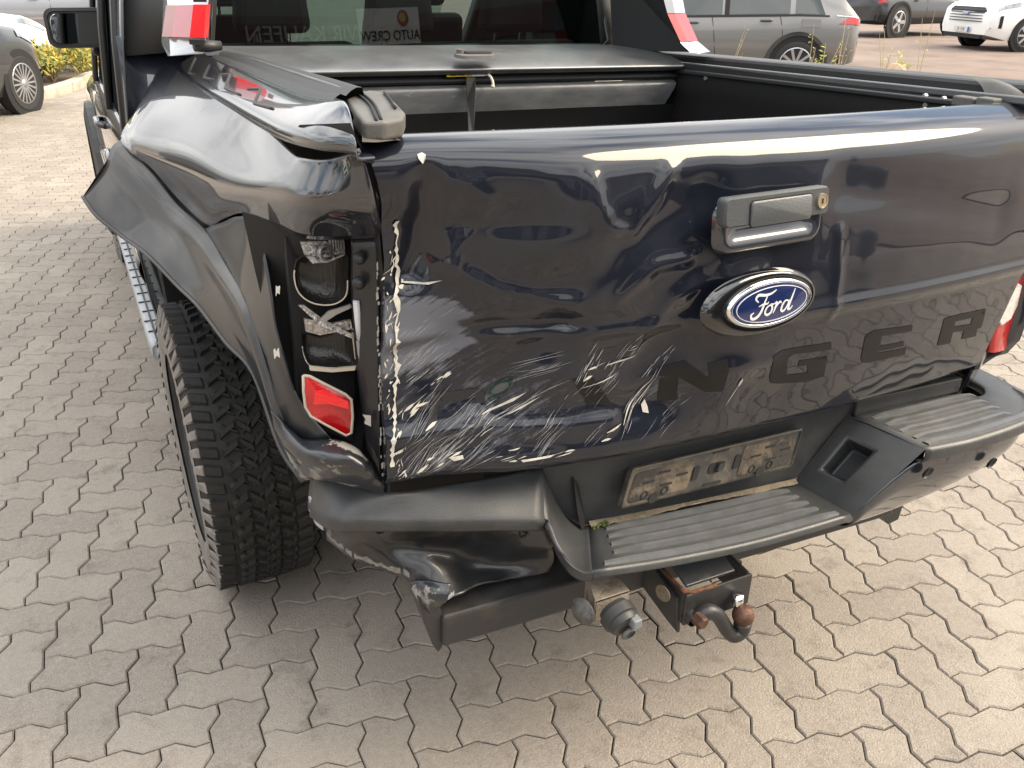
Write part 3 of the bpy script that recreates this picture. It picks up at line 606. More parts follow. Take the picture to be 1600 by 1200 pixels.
for i, (a, c) in enumerate(zip(C3, C4)):
    a, c = Vector(a), Vector(c); n = Vector((-1, -.35, .05)).normalized()
    rowsF.append([a, a.lerp(c, .14) + n * .010, a.lerp(c, .5) - n * .006, a.lerp(c, .86) - n * .004, c])
flank = grid('crushed_flank', rowsF, FLANK, truck, 6, 5, disp=lambda p, u, v: p + Vector((1, 0, 0)) * wob(p, .35, .0015)); flank['label'] = 'dull folded sheet metal over the rear wheel'; solid(flank, .004, -1)
grid('flank_return', [[C3[0], Vector(C3[0]).lerp(Vector(C4[0]), .5), C4[0]], [(-0.856, 1.45, 1.24), (-0.879, 1.45, 1.145), (-0.906, 1.45, 1.043)]], FLANK, truck, 2, 3)
b = B(); P = spline(C4, 6); b.tube(P, .0045, 6); b.build('arch_lip', FLANK, truck, True)
rowsP = [[(-0.812, 0.72, 1.098), (-0.804, 0.64, 1.124), (-0.796, 0.55, 1.153), (-0.792, 0.44, 1.188), (-0.786, 0.34, 1.214)], [(-0.803, 0.56, 1.073), (-0.794, 0.49, 1.12), (-0.793, 0.4, 1.137), (-0.786, 0.33, 1.16), (-0.781, 0.26, 1.183)], [(-0.803, 0.42, 1.064), (-0.799, 0.38, 1.082), (-0.795, 0.32, 1.094), (-0.789, 0.27, 1.112), (-0.783, 0.22, 1.126)],
 [(-0.808, 0.33, 1.053), (-0.807, 0.3, 1.05), (-0.8, 0.26, 1.052), (-0.793, 0.23, 1.058), (-0.785, 0.2, 1.065)], [(-0.808, 0.24, 0.997), (-0.803, 0.235, 0.998), (-0.795, 0.2, 1.005), (-0.79, 0.185, 1.004), (-0.78, 0.175, 1.006)], [(-0.795, 0.2, 0.903), (-0.79, 0.19, 0.913), (-0.782, 0.17, 0.933), (-0.776, 0.165, 0.938), (-0.769, 0.16, 0.941)], [(-0.775, 0.17, 0.851), (-0.762, 0.15, 0.865), (-0.75, 0.13, 0.879), (-0.743, 0.125, 0.882), (-0.733, 0.12, 0.886)]]
o = grid('lamp_pocket_side', rowsP, M('inner_panel_paint', (.010, .011, .014), .42, .1, .35), truck, 5, 5, relax=24, disp=lambda p, u, v: p + Vector((0, -1, 0)) * wob(p, 1, .003)); solid(o, .003, -1)
rowsQ = [[(-0.81, 0.2, 0.919), (-0.79, 0.18, 0.89), (-0.772, 0.15, 0.876), (-0.739, 0.12, 0.884), (-0.708, 0.1, 0.875), (-0.686, 0.09, 0.844), (-0.663, 0.085, 0.798)], [(-0.8, 0.2, 0.855), (-0.79, 0.14, 0.865), (-0.772, 0.09, 0.875), (-0.748, 0.06, 0.881), (-0.718, 0.05, 0.874), (-0.692, 0.06, 0.84), (-0.664, 0.075, 0.796)], [(-0.773, 0.2, 0.767), (-0.765, 0.16, 0.793), (-0.753, 0.12, 0.812), (-0.733, 0.1, 0.813), (-0.71, 0.09, 0.805), (-0.687, 0.085, 0.794), (-0.662, 0.085, 0.779)]]
o = grid('crumpled_corner', rowsQ, CRUMPLE, truck, 8, 8, disp=lambda p, u, v: p + Vector((.3, -1, .3)) * wob(p, 1.6, .010)); o['label'] = 'torn crumpled metal under the broken lamp'; solid(o, .003, -1)
# dark back of the pocket and the flange beside the tailgate
o = grid('lamp_pocket', [[(-0.808, 0.26, 1.242), (-0.729, 0.17, 1.225), (-0.613, 0.13, 1.222)], [(-0.79, 0.27, 1.052), (-0.706, 0.24, 1.049), (-0.599, 0.2, 1.045)], [(-0.788, 0.25, 0.865), (-0.698, 0.24, 0.875), (-0.608, 0.2, 0.874)], [(-0.772, 0.2, 0.809), (-0.7, 0.17, 0.807), (-0.637, 0.14, 0.726)]], DARK, truck, 4, 4, disp=lambda p, u, v: p + Vector((0, 1, 0)) * wob(p, 1, .01))
o = grid('lamp_flange', [[(-0.681, 0.1, 1.226), (-0.664, 0.085, 1.228), (-0.647, 0.075, 1.229)], [(-0.682, 0.12, 1.11), (-0.665, 0.1, 1.114), (-0.649, 0.085, 1.116)], [(-0.679, 0.125, 0.973), (-0.668, 0.105, 0.979), (-0.655, 0.09, 0.983)], [(-0.675, 0.12, 0.853), (-0.669, 0.1, 0.837), (-0.662, 0.09, 0.809)]], M('flange_paint', (.012, .013, .016), .45, .2, .3), truck, 6, 4, disp=lambda p, u, v: p + Vector((0, 1, 0)) * wob(p, 1.2, .003)); solid(o, .003)
o = grid('gap_seal', [[(-0.648, 0.075, 1.229), (-0.623, 0.12, 1.214)], [(-0.649, 0.085, 1.095), (-0.621, 0.14, 1.071)], [(-0.657, 0.085, 0.939), (-0.629, 0.14, 0.907)], [(-0.662, 0.085, 0.797), (-0.637, 0.14, 0.759)]], DARK, truck, 4, 2)
# ---- what is left of the rear lamp
lamp = mesh('broken_rear_lamp', *(lambda g: (g.v, g.f))(B().prism([(-0.757, 0.2, 1.209), (-0.665, 0.17, 1.206), (-0.652, 0.2, 1.089), (-0.658, 0.2, 0.936), (-0.678, 0.19, 0.83), (-0.764, 0.2, 0.884)], (0, .02, 0))), DARK, truck); lamp['label'] = 'smashed rear lamp with only its red lower lens left'
def plate_px(name, pts, mat, thick=.004, parent=None, bev=0):
    b = B(); b.prism(pts, (0, thick, 0)); return b.build(name, mat, parent or lamp, bev=bev)
def shell(name, pts, mat, depth, edge_mat, er=.0022, rim=None):
    """a hollow reflector bowl: outline pulled back to its middle, with a pale broken rim"""
    P = spline(pts + [pts[0]], 5)[:-1]; n = len(P); c = sum(P, Vector()) / n
    lo = [P] + [[p.lerp(c, t) + Vector((0, d * depth, 0)) for p in P] for t, d in ((.04, .35), (.16, .7), (.4, .92), (.75, 1.0))]
    vs = [p for l in lo for p in l]; fs = [(i * n + k, i * n + (k + 1) % n, (i + 1) * n + (k + 1) % n, (i + 1) * n + k) for i in range(4) for k in range(n)] + [tuple(range(4 * n, 5 * n))]
    o = mesh(name, vs, fs, mat, lamp, True, auto=60); b = B(); Q = P + [P[0]]
    if rim: Q = Q[int(rim[0] * n):int(rim[1] * n) + 1]
    b.tube(Q, er, 6); b.build('broken_rim', edge_mat, o, True); return o
shell('reflector_shell', [(-0.754, 0.15, 1.186), (-0.739, 0.14, 1.195), (-0.713, 0.13, 1.19), (-0.684, 0.12, 1.195), (-0.685, 0.12, 1.161), (-0.69, 0.12, 1.13), (-0.709, 0.13, 1.115), (-0.737, 0.14, 1.118), (-0.755, 0.15, 1.134), (-0.759, 0.155, 1.16)], SHELL, .035, IVORY, .0012, (.42, .95))
plate_px('clear_lens_piece', [(-0.744, 0.155, 1.213), (-0.709, 0.15, 1.212), (-0.681, 0.145, 1.208), (-0.683, 0.13, 1.192), (-0.71, 0.135, 1.182), (-0.733, 0.14, 1.182), (-0.741, 0.15, 1.194)], LAMPGREY, .006)
b = B(); b.lathe([(0, -.012), (.008, -.010), (.012, 0), (.013, .012), (.010, .02)], (-0.713, 0.135, 1.199), (-.1, -1, .2), 16); b.build('bulb', CLEARLENS, lamp, True)
b = B()
for k in range(7): x = 474 + k * 4
b.v = []; b.f = []
for k in range(6):
    p = Vector((-0.704, 0.14, 1.208)) + Vector((.0 + k * .0042, 0, .0)); b.box(p + Vector((0, -.002, -.002)), (.0022, .006, .022))
b.build('lens_rib', CLEARLENS, lamp); lamp.children[-1]['kind'] = 'stuff'
shell('reflector_shell', [(-0.756, 0.16, 1.062), (-0.729, 0.15, 1.059), (-0.7, 0.14, 1.064), (-0.679, 0.135, 1.067), (-0.676, 0.135, 1.032), (-0.68, 0.135, 0.999), (-0.715, 0.14, 1.003), (-0.748, 0.15, 1.008), (-0.756, 0.16, 1.028)], SHELL, .03, LAMPGREY, .0010, (.25, .95))
plate_px('lens_shard', [(-0.757, 0.155, 1.112), (-0.749, 0.15, 1.113), (-0.723, 0.14, 1.088), (-0.683, 0.128, 1.061), (-0.684, 0.128, 1.054), (-0.73, 0.14, 1.08)], LAMPGREY, .004)
plate_px('lens_shard', [(-0.729, 0.14, 1.089), (-0.714, 0.138, 1.102), (-0.68, 0.132, 1.11), (-0.676, 0.132, 1.105), (-0.703, 0.136, 1.095), (-0.723, 0.14, 1.083)], CLEARLENS, .004)
plate_px('lens_shard', [(-0.751, 0.15, 1.091), (-0.709, 0.14, 1.079), (-0.681, 0.134, 1.083), (-0.68, 0.134, 1.067), (-0.73, 0.145, 1.061), (-0.75, 0.152, 1.068)], LAMPGREY, .006)
plate_px('ivory_strip', [(-0.751, 0.145, 1.01), (-0.716, 0.138, 1.002), (-0.68, 0.132, 1.001), (-0.681, 0.132, 0.995), (-0.717, 0.138, 0.996), (-0.751, 0.145, 1.003)], IVORY, .006)
plate_px('ivory_strip', [(-0.681, 0.132, 1.062), (-0.677, 0.131, 1.059), (-0.674, 0.131, 1.02), (-0.679, 0.131, 1.014)], IVORY, .006)
# red lens in its pale frame
redq = [(-0.762, 0.15, 0.994), (-0.753, 0.146, 0.993), (-0.728, 0.135, 0.976), (-0.702, 0.126, 0.958), (-0.694, 0.122, 0.949), (-0.694, 0.122, 0.918), (-0.698, 0.122, 0.887), (-0.707, 0.124, 0.883), (-0.736, 0.134, 0.905), (-0.758, 0.144, 0.922), (-0.764, 0.149, 0.938), (-0.764, 0.151, 0.965)]
R_ = [Vector(p) for p in redq]; c_ = sum(R_, Vector()) / len(R_)
b = B(); b.tube(R_ + [R_[0]], .0026, 8); b.build('lens_frame', IVORY, lamp, True)
G_ = [[c_.lerp(p, t) + Vector((0, -.010 * (1 - t * t), 0)) for p in R_] for t in (1.0, .8, .5, .2)]
n_ = len(R_); o = mesh('red_lens', [p for g in G_ for p in g], [(i * n_ + k, i * n_ + (k + 1) % n_, (i + 1) * n_ + (k + 1) % n_, (i + 1) * n_ + k) for i in range(3) for k in range(n_)] + [tuple(range(3 * n_, 4 * n_))], REDLENS, lamp, True)
plate_px('red_lens_insert', [(-0.751, 0.128, 0.972), (-0.737, 0.125, 0.973), (-0.702, 0.112, 0.951), (-0.702, 0.112, 0.937), (-0.73, 0.122, 0.948), (-0.754, 0.13, 0.949)], M('bright_red_lens', (.75, .008, .012), .12, 0, .6, bump=.3, bscale=70), .004)
b = B(); b.tube([(-0.677, 0.11, 1.123), (-0.675, 0.115, 1.083), (-0.672, 0.12, 1.053)], .0055, 8); b.build('lamp_cable', WIRE, lamp, True)
b = B(); b.tube([(-0.675, 0.12, 1.052), (-0.672, 0.125, 1), (-0.673, 0.125, 0.943)], .0042, 8); b.build('lamp_cable', M('grey_cable', (.2, .2, .2), .6), lamp, True)
for (p, r_) in (((-0.674, 0.085, 1.198), .008), ((-0.676, 0.09, 1.158), .0085)):
    b = B(); b.lathe([(0, -.008), (r_ * .7, -.008), (r_ * .75, -.003), (r_ * 1.2, -.002), (r_ * 1.25, .004)], p, (0, 1, -.05), 12); b.build('bolt', STEELBLK, truck, True)
plate_px('metal_clip', [(-0.684, 0.095, 0.931), (-0.672, 0.09, 0.929), (-0.673, 0.09, 0.909), (-0.682, 0.095, 0.914), (-0.68, 0.095, 0.921)], SILVER, .003, truck)
for pts in ([(-0.786, 0.165, 1.146), (-0.784, 0.163, 1.144), (-0.781, 0.16, 1.146), (-0.783, 0.16, 1.133), (-0.786, 0.163, 1.135), (-0.788, 0.165, 1.129)], [(-0.799, 0.18, 1.033), (-0.797, 0.175, 1.038), (-0.796, 0.173, 1.033), (-0.792, 0.17, 1.04), (-0.792, 0.17, 1.023), (-0.796, 0.174, 1.026), (-0.799, 0.18, 1.018)]):
    plate_px('filler_dab', pts, PRIMER, .002, truck)
# chipped edge of the flange beside the gap
def chips():
    r = random.Random(5); b = B()
    line = spline([(-0.651, 0.073, 1.222), (-0.652, 0.078, 1.151), (-0.653, 0.084, 1.075), (-0.656, 0.086, 0.985), (-0.66, 0.086, 0.891), (-0.661, 0.083, 0.819)], 12)
    for p in line:
        if r.random() < .62:
            w, h = r.uniform(.0006, .0022), r.uniform(.002, .008); q = p + Vector((r.uniform(-.002, .001), -.004, 0))
            b.add([q + Vector((-w, 0, -h)), q + Vector((w, 0, -h * .6)), q + Vector((w * .7, 0, h)), q + Vector((-w, 0, h * .7))], [(0, 1, 2, 3)])
    o = b.build('paint_chips', PRIMER, truck); o['kind'] = 'stuff'
chips()

# ---- rear bumper
bumper = grid('rear_bumper', [[(-.46, .13, .80), (-.32, .06, .80), (-.05, .05, .79), (.2, .05, .78), (.42, .05, .77)], [(-.44, .14, .70), (-.31, .06, .70), (-.05, .055, .68), (.2, .055, .67), (.41, .055, .66)], [(-.40, .14, .60), (-.27, .055, .612), (-.05, .055, .59), (.15, .055, .575), (.285, .055, .565)]], PLASTIC, truck, 3, 6)
bumper['label'] = 'black step bumper torn and dented at its left end'
WR_in = [(.405, .035, .708), (.50, .035, .704), (.60, .035, .700), (.755, .035, .692), (.79, .005, .690), (.845, .03, .688), (.865, .12, .686), (.875, .30, .684)]
WR_out = [(.462, -.112, .690), (.54, -.116, .685), (.62, -.118, .681), (.75, -.113, .678), (.84, -.098, .676), (.92, -.045, .675), (.962, .08, .674), (.972, .30, .672)]
def wing(inn, out, drop):
    rows = []
    for a, c in zip(inn, out):
        a, c = Vector(a), Vector(c); d = (c - a); d.z = 0; d = d.normalized()
        rows.append([a + Vector((0, 0, -.02)), a, a.lerp(c, .5) + Vector((0, 0, .002)), a.lerp(c, .9), c, c + d * .007 + Vector((0, 0, -.010)), c + d * .004 + Vector((0, 0, -drop)), c - d * .012 + Vector((0, 0, -drop - .004))])
    return rows
o = grid('bumper_wing', wing(WR_in, WR_out, .030), PLASTIC, bumper, 4, 4); solid(o, .004, -1)
def ribs(inn, out, fr, t0, t1, w, mat, parent, h=.006):
    I, O_ = spline(inn, 6), spline(out, 6); n = len(I); a, e = int(t0 * (n - 1)), int(t1 * (n - 1))
    for f in fr:
        b = B(); L1, R1 = [], []
        for k in range(a, e + 1):
            c = I[k].lerp(O_[k], f); d = (O_[k] - I[k]).normalized() * w; tp = min(1, (k - a) / 2, (e - k) / 2); up = Vector((0, 0, .003 + h * tp))
            L1.append([c - d * 1.3 + Vector((0, 0, -.003)), c - d * .7 + up, c + d * .7 + up, c + d * 1.3 + Vector((0, 0, -.003))])
        m = len(L1); vs = [p for q in L1 for p in q]; fs = [(i * 4 + j, i * 4 + j + 1, (i + 1) * 4 + j + 1, (i + 1) * 4 + j) for i in range(m - 1) for j in range(3)]
        o = mesh('step_rib', vs, fs, mat, parent, True, auto=50)
B().hexa([(.42, .042, .70), (.765, .042, .69), (.765, .065, .69), (.42, .065, .70), (.42, .042, .742), (.765, .042, .728), (.765, .065, .728), (.42, .065, .742)]).build('bumper_ledge', PLASTIC, bumper, bev=.003)
grid('bumper_back', [[(.38, .10, .80), (.78, .10, .79)], [(.38, .07, .66), (.78, .07, .66)]], DARK, bumper, 1, 1)
RIB = M('worn_step_rib', (.092, .096, .10), .42, var=.2, vscale=20, bump=.1, bscale=400)
ribs(WR_in, WR_out, (.14, .34, .54, .74), .05, .52, .006, RIB, bumper)
ribs(WR_in, WR_out, (.90,), .06, .8, .008, RIB, bumper, .004)
# painted valance below the right wing
val = [(.298, -.100, .563), (.465, -.104, .655), (.62, -.109, .648), (.75, -.104, .646), (.835, -.090, .644), (.91, -.040, .643), (.95, .08, .642), (.96, .30, .640)]
valb = [(.30, -.080, .520), (.43, -.074, .512), (.58, -.076, .522), (.70, -.070, .532), (.79, -.056, .540), (.865, -.008, .55), (.905, .10, .555), (.918, .30, .56)]
o = grid('bumper_valance', [[a, Vector(a).lerp(Vector(c), .45) + Vector((.004, -.012, 0)), c, Vector(c) + Vector((-.01, .05, -.01))] for a, c in zip(val, valb)], PAINT_CLEAN, bumper, 5, 5); o['label'] = 'glossy undamaged painted corner of the bumper'; solid(o, .004, -1)
for p, ax in (((0.482, -0.119, 0.63), (.1, -1, -.25)), ((.70, -.119, .598), (.12, -1, -.25))):
    b = B(); b.lathe([(0, .0), (.009, .0), (.0095, -.002), (.0135, -.002), (.015, .004)], p, ax, 18); b.build('parking_sensor', PLASTIC2, bumper, True)
B().box((.485, -.055, .640), (.03, .07, .05)).build('wing_gap_filler', DARK, bumper)  # dark box added behind the wing to close the gap to the inner wall
# centre step
ST_in = [(-.262, .05, .612), (-.15, .05, .599), (0, .05, .585), (.15, .05, .573), (.28, .05, .563)]
ST_out = [(-.345, -.098, .636), (-.18, -.103, .610), (0, -.106, .589), (.14, -.106, .579), (.290, -.104, .571)]
rows = []
for a, c in zip(ST_in, ST_out):
    a, c = Vector(a), Vector(c); rows.append([a, a.lerp(c, .5), a.lerp(c, .93), c, c + Vector((0, -.005, -.006)), c + Vector((0, -.004, -.016)), c + Vector((0, .03, -.022))])
o = grid('bumper_step', rows, PLASTIC, bumper, 5, 4); solid(o, .004, -1)
ribs(ST_in, ST_out, (.16, .34, .52, .70), .10, .93, .0055, RIB, bumper)
ribs(ST_in, ST_out, (.90,), .08, .97, .007, RIB, bumper, .004)
# sand and moss caught along the back of the step
o = grid('sand_line', [[Vector(p) + Vector((0, .0, .010)) for p in ST_in], [Vector(p) + Vector((.0, -.010 - .006 * math.sin(i * 2.3), .0035)) for i, p in enumerate(ST_in)]], SAND, bumper, 3, 8, disp=lambda p, u, v: p + Vector((0, wob(p, 2, .004) * u, 0))); o['kind'] = 'stuff'
b = B(); r = random.Random(2)
for _ in range(26):
    p = Vector((-0.248, 0.04, 0.612)) + Vector((r.uniform(-.012, .025), r.uniform(-.006, .008), 0)); b.lathe([(0, .005), (.003, .003), (.0035, 0)], p, (r.uniform(-.4, .4), r.uniform(-.4, .4), 1), 6)
o = b.build('moss_clump', MOSS, bumper, True); o['kind'] = 'stuff'
# inclined inner walls
def pocket_wall(name, A, Bq, C, D, hole, depth, mat):
    """quad A (top back) B (top front) C (bottom front) D (bottom back) with a recessed rectangular pocket"""
    A, Bq, C, D = map(Vector, (A, Bq, C, D)); f = lambda u, v: A.lerp(Bq, u).lerp(D.lerp(C, u), v)
    n = (Bq - A).cross(D - A).normalized(); us = [0, hole[0], hole[1], 1]; vv = [0, hole[2], hole[3], 1]
    vs = [f(u, v) for v in vv for u in us]; fs = [(i * 4 + j, i * 4 + j + 1, (i + 1) * 4 + j + 1, (i + 1) * 4 + j) for i in range(3) for j in range(3) if not (i == 1 and j == 1)]
    k = len(vs); q = [vs[5], vs[6], vs[10], vs[9]]; ce = sum(q, Vector()) / 4; vs += [p.lerp(ce, .12) + n * depth for p in q]; ids = [5, 6, 10, 9]
    fs += [(ids[i], ids[(i + 1) % 4], k + (i + 1) % 4, k + i) for i in range(4)] + [(k, k + 1, k + 2, k + 3)]
    o = mesh(name, vs, fs, mat, bumper, True, auto=35); bm = bmesh.new(); bm.from_mesh(o.data); bmesh.ops.recalc_face_normals(bm, faces=bm.faces); bm.to_mesh(o.data); bm.free(); bevel(o, .007, 3, 20); return o
pocket_wall('bumper_inner_wall', (.405, .048, .708), (.463, -.114, .689), (.288, -.110, .570), (.280, .052, .563), (.20, .56, .26, .72), .07, PLASTIC)
# bent left wing
WL_in = [(-.355, .075, .752), (-.45, .078, .755), (-.56, .082, .762), (-.655, .09, .770), (-.70, .15, .775), (-.745, .22, .78)]
WL_out = [(-0.389, 0.005, 0.701), (-0.51, 0.03, 0.721), (-0.624, 0.06, 0.736), (-0.707, 0.085, 0.747), (-0.746, 0.115, 0.742), (-0.762, 0.21, 0.712)]
o = grid('bumper_wing', [[a, b_, c, d, e, f_] for a, b_, c, d, e, f_ in [(Vector(i) + Vector((0, 0, -.03)), Vector(i), Vector(i).lerp(Vector(q), .45) + Vector((0, 0, .006)), Vector(q), Vector(q) + Vector((0, -.006, -.012)), Vector(q) + Vector((0, .0, -.030))) for i, q in zip(WL_in, WL_out)]], PLASTIC, bumper, 6, 4, disp=lambda p, u, v: p + Vector((0, 0, 1)) * wob(p, .6, .004) * u); o['label'] = 'left bumper wing pushed up and forward'; solid(o, .004, -1)
ribs(WL_in, WL_out, (.30, .62), .10, .70, .010, RIB, bumper, .004)
wa = [Vector(WL_in[0]), Vector(WL_in[0]).lerp(Vector(WL_out[0]), .5) + Vector((0, 0, .006)), Vector(WL_out[0]), Vector(WL_out[0]) + Vector((.004, -.008, -.012)), Vector(WL_out[0]) + Vector((.008, -.002, -.045))]
wd = [Vector(ST_in[0]), Vector(ST_in[0]).lerp(Vector(ST_out[0]), .5), Vector(ST_out[0]), Vector(ST_out[0]) + Vector((0, -.005, -.006)), Vector(ST_out[0]) + Vector((0, -.004, -.020))]
o = grid('bumper_inner_wall', [[p.lerp(q, t) + Vector((-.012, 0, -.016)) * k for p, q in zip(wa, wd)] for t, k in ((0, 0), (.12, .2), (.35, .8), (.65, 1.1), (.88, .7), (1, 0))], PLASTIC, bumper, 4, 4); solid(o, .004, -1)
b = B(); b.prism([(-0.302, 0.05, 0.73), (-0.291, 0.045, 0.713), (-0.277, 0.04, 0.639), (-0.282, 0.035, 0.611), (-0.287, 0.036, 0.621), (-0.295, 0.04, 0.659)], (.004, .01, 0)); b.build('slot_shadow', DARK, bumper)  # black strip standing in for the shadow in the wall's hole
# crushed left valance
rowsV = [[(-0.386, 0.01, 0.68), (-0.454, 0.028, 0.686), (-0.524, 0.04, 0.703), (-0.601, 0.06, 0.716), (-0.663, 0.085, 0.72), (-0.719, 0.105, 0.728), (-0.755, 0.125, 0.735), (-0.76, 0.19, 0.718)],
 [(-0.367, 0.01, 0.628), (-0.429, 0.05, 0.618), (-0.495, 0.085, 0.616), (-0.579, 0.1, 0.635), (-0.644, 0.115, 0.652), (-0.702, 0.115, 0.681), (-0.737, 0.13, 0.696), (-0.751, 0.19, 0.684)],
 [(-0.348, 0.02, 0.578), (-0.407, 0.06, 0.562), (-0.477, 0.09, 0.557), (-0.564, 0.07, 0.593), (-0.629, 0.095, 0.612), (-0.68, 0.12, 0.632), (-0.72, 0.14, 0.654), (-0.739, 0.2, 0.649)],
 [(-0.352, 0.03, 0.537), (-0.417, 0.05, 0.536), (-0.5, 0.04, 0.557), (-0.573, 0.02, 0.562), (-0.597, 0.035, 0.536), (-0.62, 0.09, 0.568), (-0.704, 0.14, 0.61), (-0.737, 0.21, 0.62)]]
def vcr(p, u, v): return p + Vector((.2, -1, .2)) * (wob(p, .7, .012) + wob(p, 1.9, .003)) * (.25 + u)
o = grid('bumper_valance', rowsV, M('crushed_gloss_black', (.011, .012, .014), .38, .1, .35, bump=.15, bscale=14, dirt=(.09, .085, .08), dscale=9, dlo=.55, dhi=.9), bumper, 9, 6, disp=vcr); o['label'] = 'crushed left corner skin hanging under the wing'; solid(o, .003, -1)
val_l = o
def edge_scuff(pts, w, mat, name, seed, parent):
    r = random.Random(seed); b = B(); P = spline(pts, 8); hl_ = w * .6
    for i in range(len(P) - 1):
        if r.random() < .96:
            a, c = P[i], P[i + 1]; o1 = Vector((0, -.006, hl_)); hl_ = min(1.3, max(.25, hl_ / w + r.uniform(-.35, .35))) * w; o2 = Vector((0, -.006, hl_))
            b.add([a + Vector((0, -.006, -r.uniform(0, .3) * w)), c + Vector((0, -.006, -r.uniform(0, .3) * w)), c + o2, a + o1], [(0, 1, 2, 3)])
    o = b.build(name, mat, parent); o['kind'] = 'stuff'; return o
CHIPG = M('grey_scraped_plastic', (.17, .16, .145), .85, var=.4, vscale=50)
edge_scuff([(-0.742, 0.19, 0.65), (-0.731, 0.145, 0.651), (-0.706, 0.13, 0.63), (-0.662, 0.105, 0.61), (-0.625, 0.08, 0.595)], .015, CHIPG, 'edge_scuffs', 3, val_l)
edge_scuff([(-0.622, 0.045, 0.58), (-0.61, 0.025, 0.566), (-0.589, 0.01, 0.579), (-0.569, 0.005, 0.589)], .012, SCRAPE, 'edge_scuffs', 4, val_l)
edge_scuff([(-0.756, 0.165, 0.71), (-0.751, 0.15, 0.701), (-0.745, 0.145, 0.681)], .016, CHIPG, 'edge_scuffs', 6, val_l)
o = grid('torn_bumper_tip', [[(-0.63, 0.06, 0.594), (-0.607, 0.04, 0.607), (-0.57, 0.01, 0.606)], [(-0.623, 0.05, 0.572), (-0.609, 0.015, 0.591), (-0.58, 0, 0.592)], [(-0.61, 0.04, 0.546), (-0.603, 0.02, 0.547), (-0.589, 0.01, 0.564)]], CRUMPLE, bumper, 6, 6, disp=lambda p, u, v: p + Vector((0, -1, .4)) * wob(p, 3, .006)); solid(o, .004, -1)
b = B(); b.prism([(-0.763, 0.2, 0.729), (-0.752, 0.185, 0.732), (-0.75, 0.175, 0.702), (-0.75, 0.17, 0.669), (-0.759, 0.19, 0.673), (-0.766, 0.2, 0.699)], (.0, .012, 0)); b.build('silver_corner_shard', M('bared_silver_plastic', (.35, .36, .40), .4, .3), bumper, bev=.003)
for p in ((-0.668, 0.085, 0.707), (-0.419, 0.02, 0.662)):
    b = B(); b.lathe([(.007, 0), (.0085, -.004), (.011, -.004), (.012, 0)], p, (.1, -1, -.1), 16); b.build('parking_sensor', PLASTIC2, bumper, True)
# ---- number plate carrier
PLc = [(-0.181, 0.035, 0.729), (0.255, 0.035, 0.716), (0.216, 0.012, 0.642), (-0.217, 0.012, 0.661)]
TL, TR, BR, BL = map(Vector, PLc); pw = ((TR - TL).length + (BR - BL).length) / 2; ph = ((TL - BL).length + (TR - BR).length) / 2; pn = (TL - TR).cross(TL - BL).normalized()
def pf_(u, v, w):
    a, c = .5 + u / pw, .5 + v / ph; return BL.lerp(BR, a).lerp(TL.lerp(TR, a), c) + pn * w * (1 if pn.y < 0 else -1)
carrier = loft('plate_carrier', pf_, [(rrect(pw, ph, .006), -.012), (rrect(pw, ph, .006), .004), (rrect(pw - .008, ph - .008, .004), .006), (rrect(pw - .012, ph - .010, .003), .002)], M('dusty_black_carrier', (.035, .033, .03), .6, var=.3, vscale=30, dirt=(.14, .115, .085), dscale=14, dlo=.46, dhi=.66), truck); carrier['label'] = 'empty dusty number plate carrier'
DUSTP = M('sand_coloured_dust', (.125, .098, .070), .95, var=.35, vscale=25, bump=.3, bscale=120, dirt=(.032, .028, .024), dscale=13, dlo=.41, dhi=.55)
for sx in (-1, 1):
    loft('carrier_recess', pf_, [(sh(rrect(pw * .33, ph * .76, .008), sx * pw * .31, -ph * .02), .0032), (sh(rrect(pw * .32, ph * .74, .008), sx * pw * .31, -ph * .02), .0042)], DUSTP, carrier)
    for q in range(3):
        for w_ in range(3):
            loft('carrier_slot', pf_, [(sh(rrect(.028, .0045, .001), sx * pw * .31 + (w_ - 1) * .04 + q * .006, ph * (.22 - .17 * q)), .0044), (sh(rrect(.028, .0045, .001), sx * pw * .31 + (w_ - 1) * .04 + q * .006, ph * (.22 - .17 * q)), .0052)], DARK if (q + w_) % 2 else DUSTP, carrier)
    for w_ in (-.036, .012):
        rg = [(.0085 * math.cos(a * .5236), .0085 * math.sin(a * .5236)) for a in range(12)]
        loft('carrier_ring', pf_, [(sh(rg, sx * pw * .31 + w_, -ph * .27), .0045), (sh(rg, sx * pw * .31 + w_, -ph * .27), .0062), (sh(rg, sx * pw * .31 + w_, -ph * .27, .75), .0062), (sh(rg, sx * pw * .31 + w_, -ph * .27, .74), .0046)], DARK, carrier, cap=False)
    loft('carrier_notch', pf_, [(sh(rrect(.020, .022, .009), sx * pw * .31 - .012, -ph * .40), .0058), (sh(rrect(.020, .022, .009), sx * pw * .31 - .012, -ph * .40), .0066)], DARK, carrier)
for (u, v, w_, h_) in ((0, .0, .04, .022), (-.052, -.002, .014, .03), (.052, .002, .014, .03), (0, .036, .04, .008), (0, -.036, .045, .010)):
    loft('carrier_opening', pf_, [(sh(rrect(w_, h_, min(w_, h_) * .35), u, v), .0034), (sh(rrect(w_, h_, min(w_, h_) * .35), u, v), .0044)], DARK, carrier)
loft('carrier_clip', pf_, [(sh(rrect(.016, .020, .003), .004, 0), .004), (sh(rrect(.012, .016, .003), .004, 0), .012)], PLASTIC2, carrier)

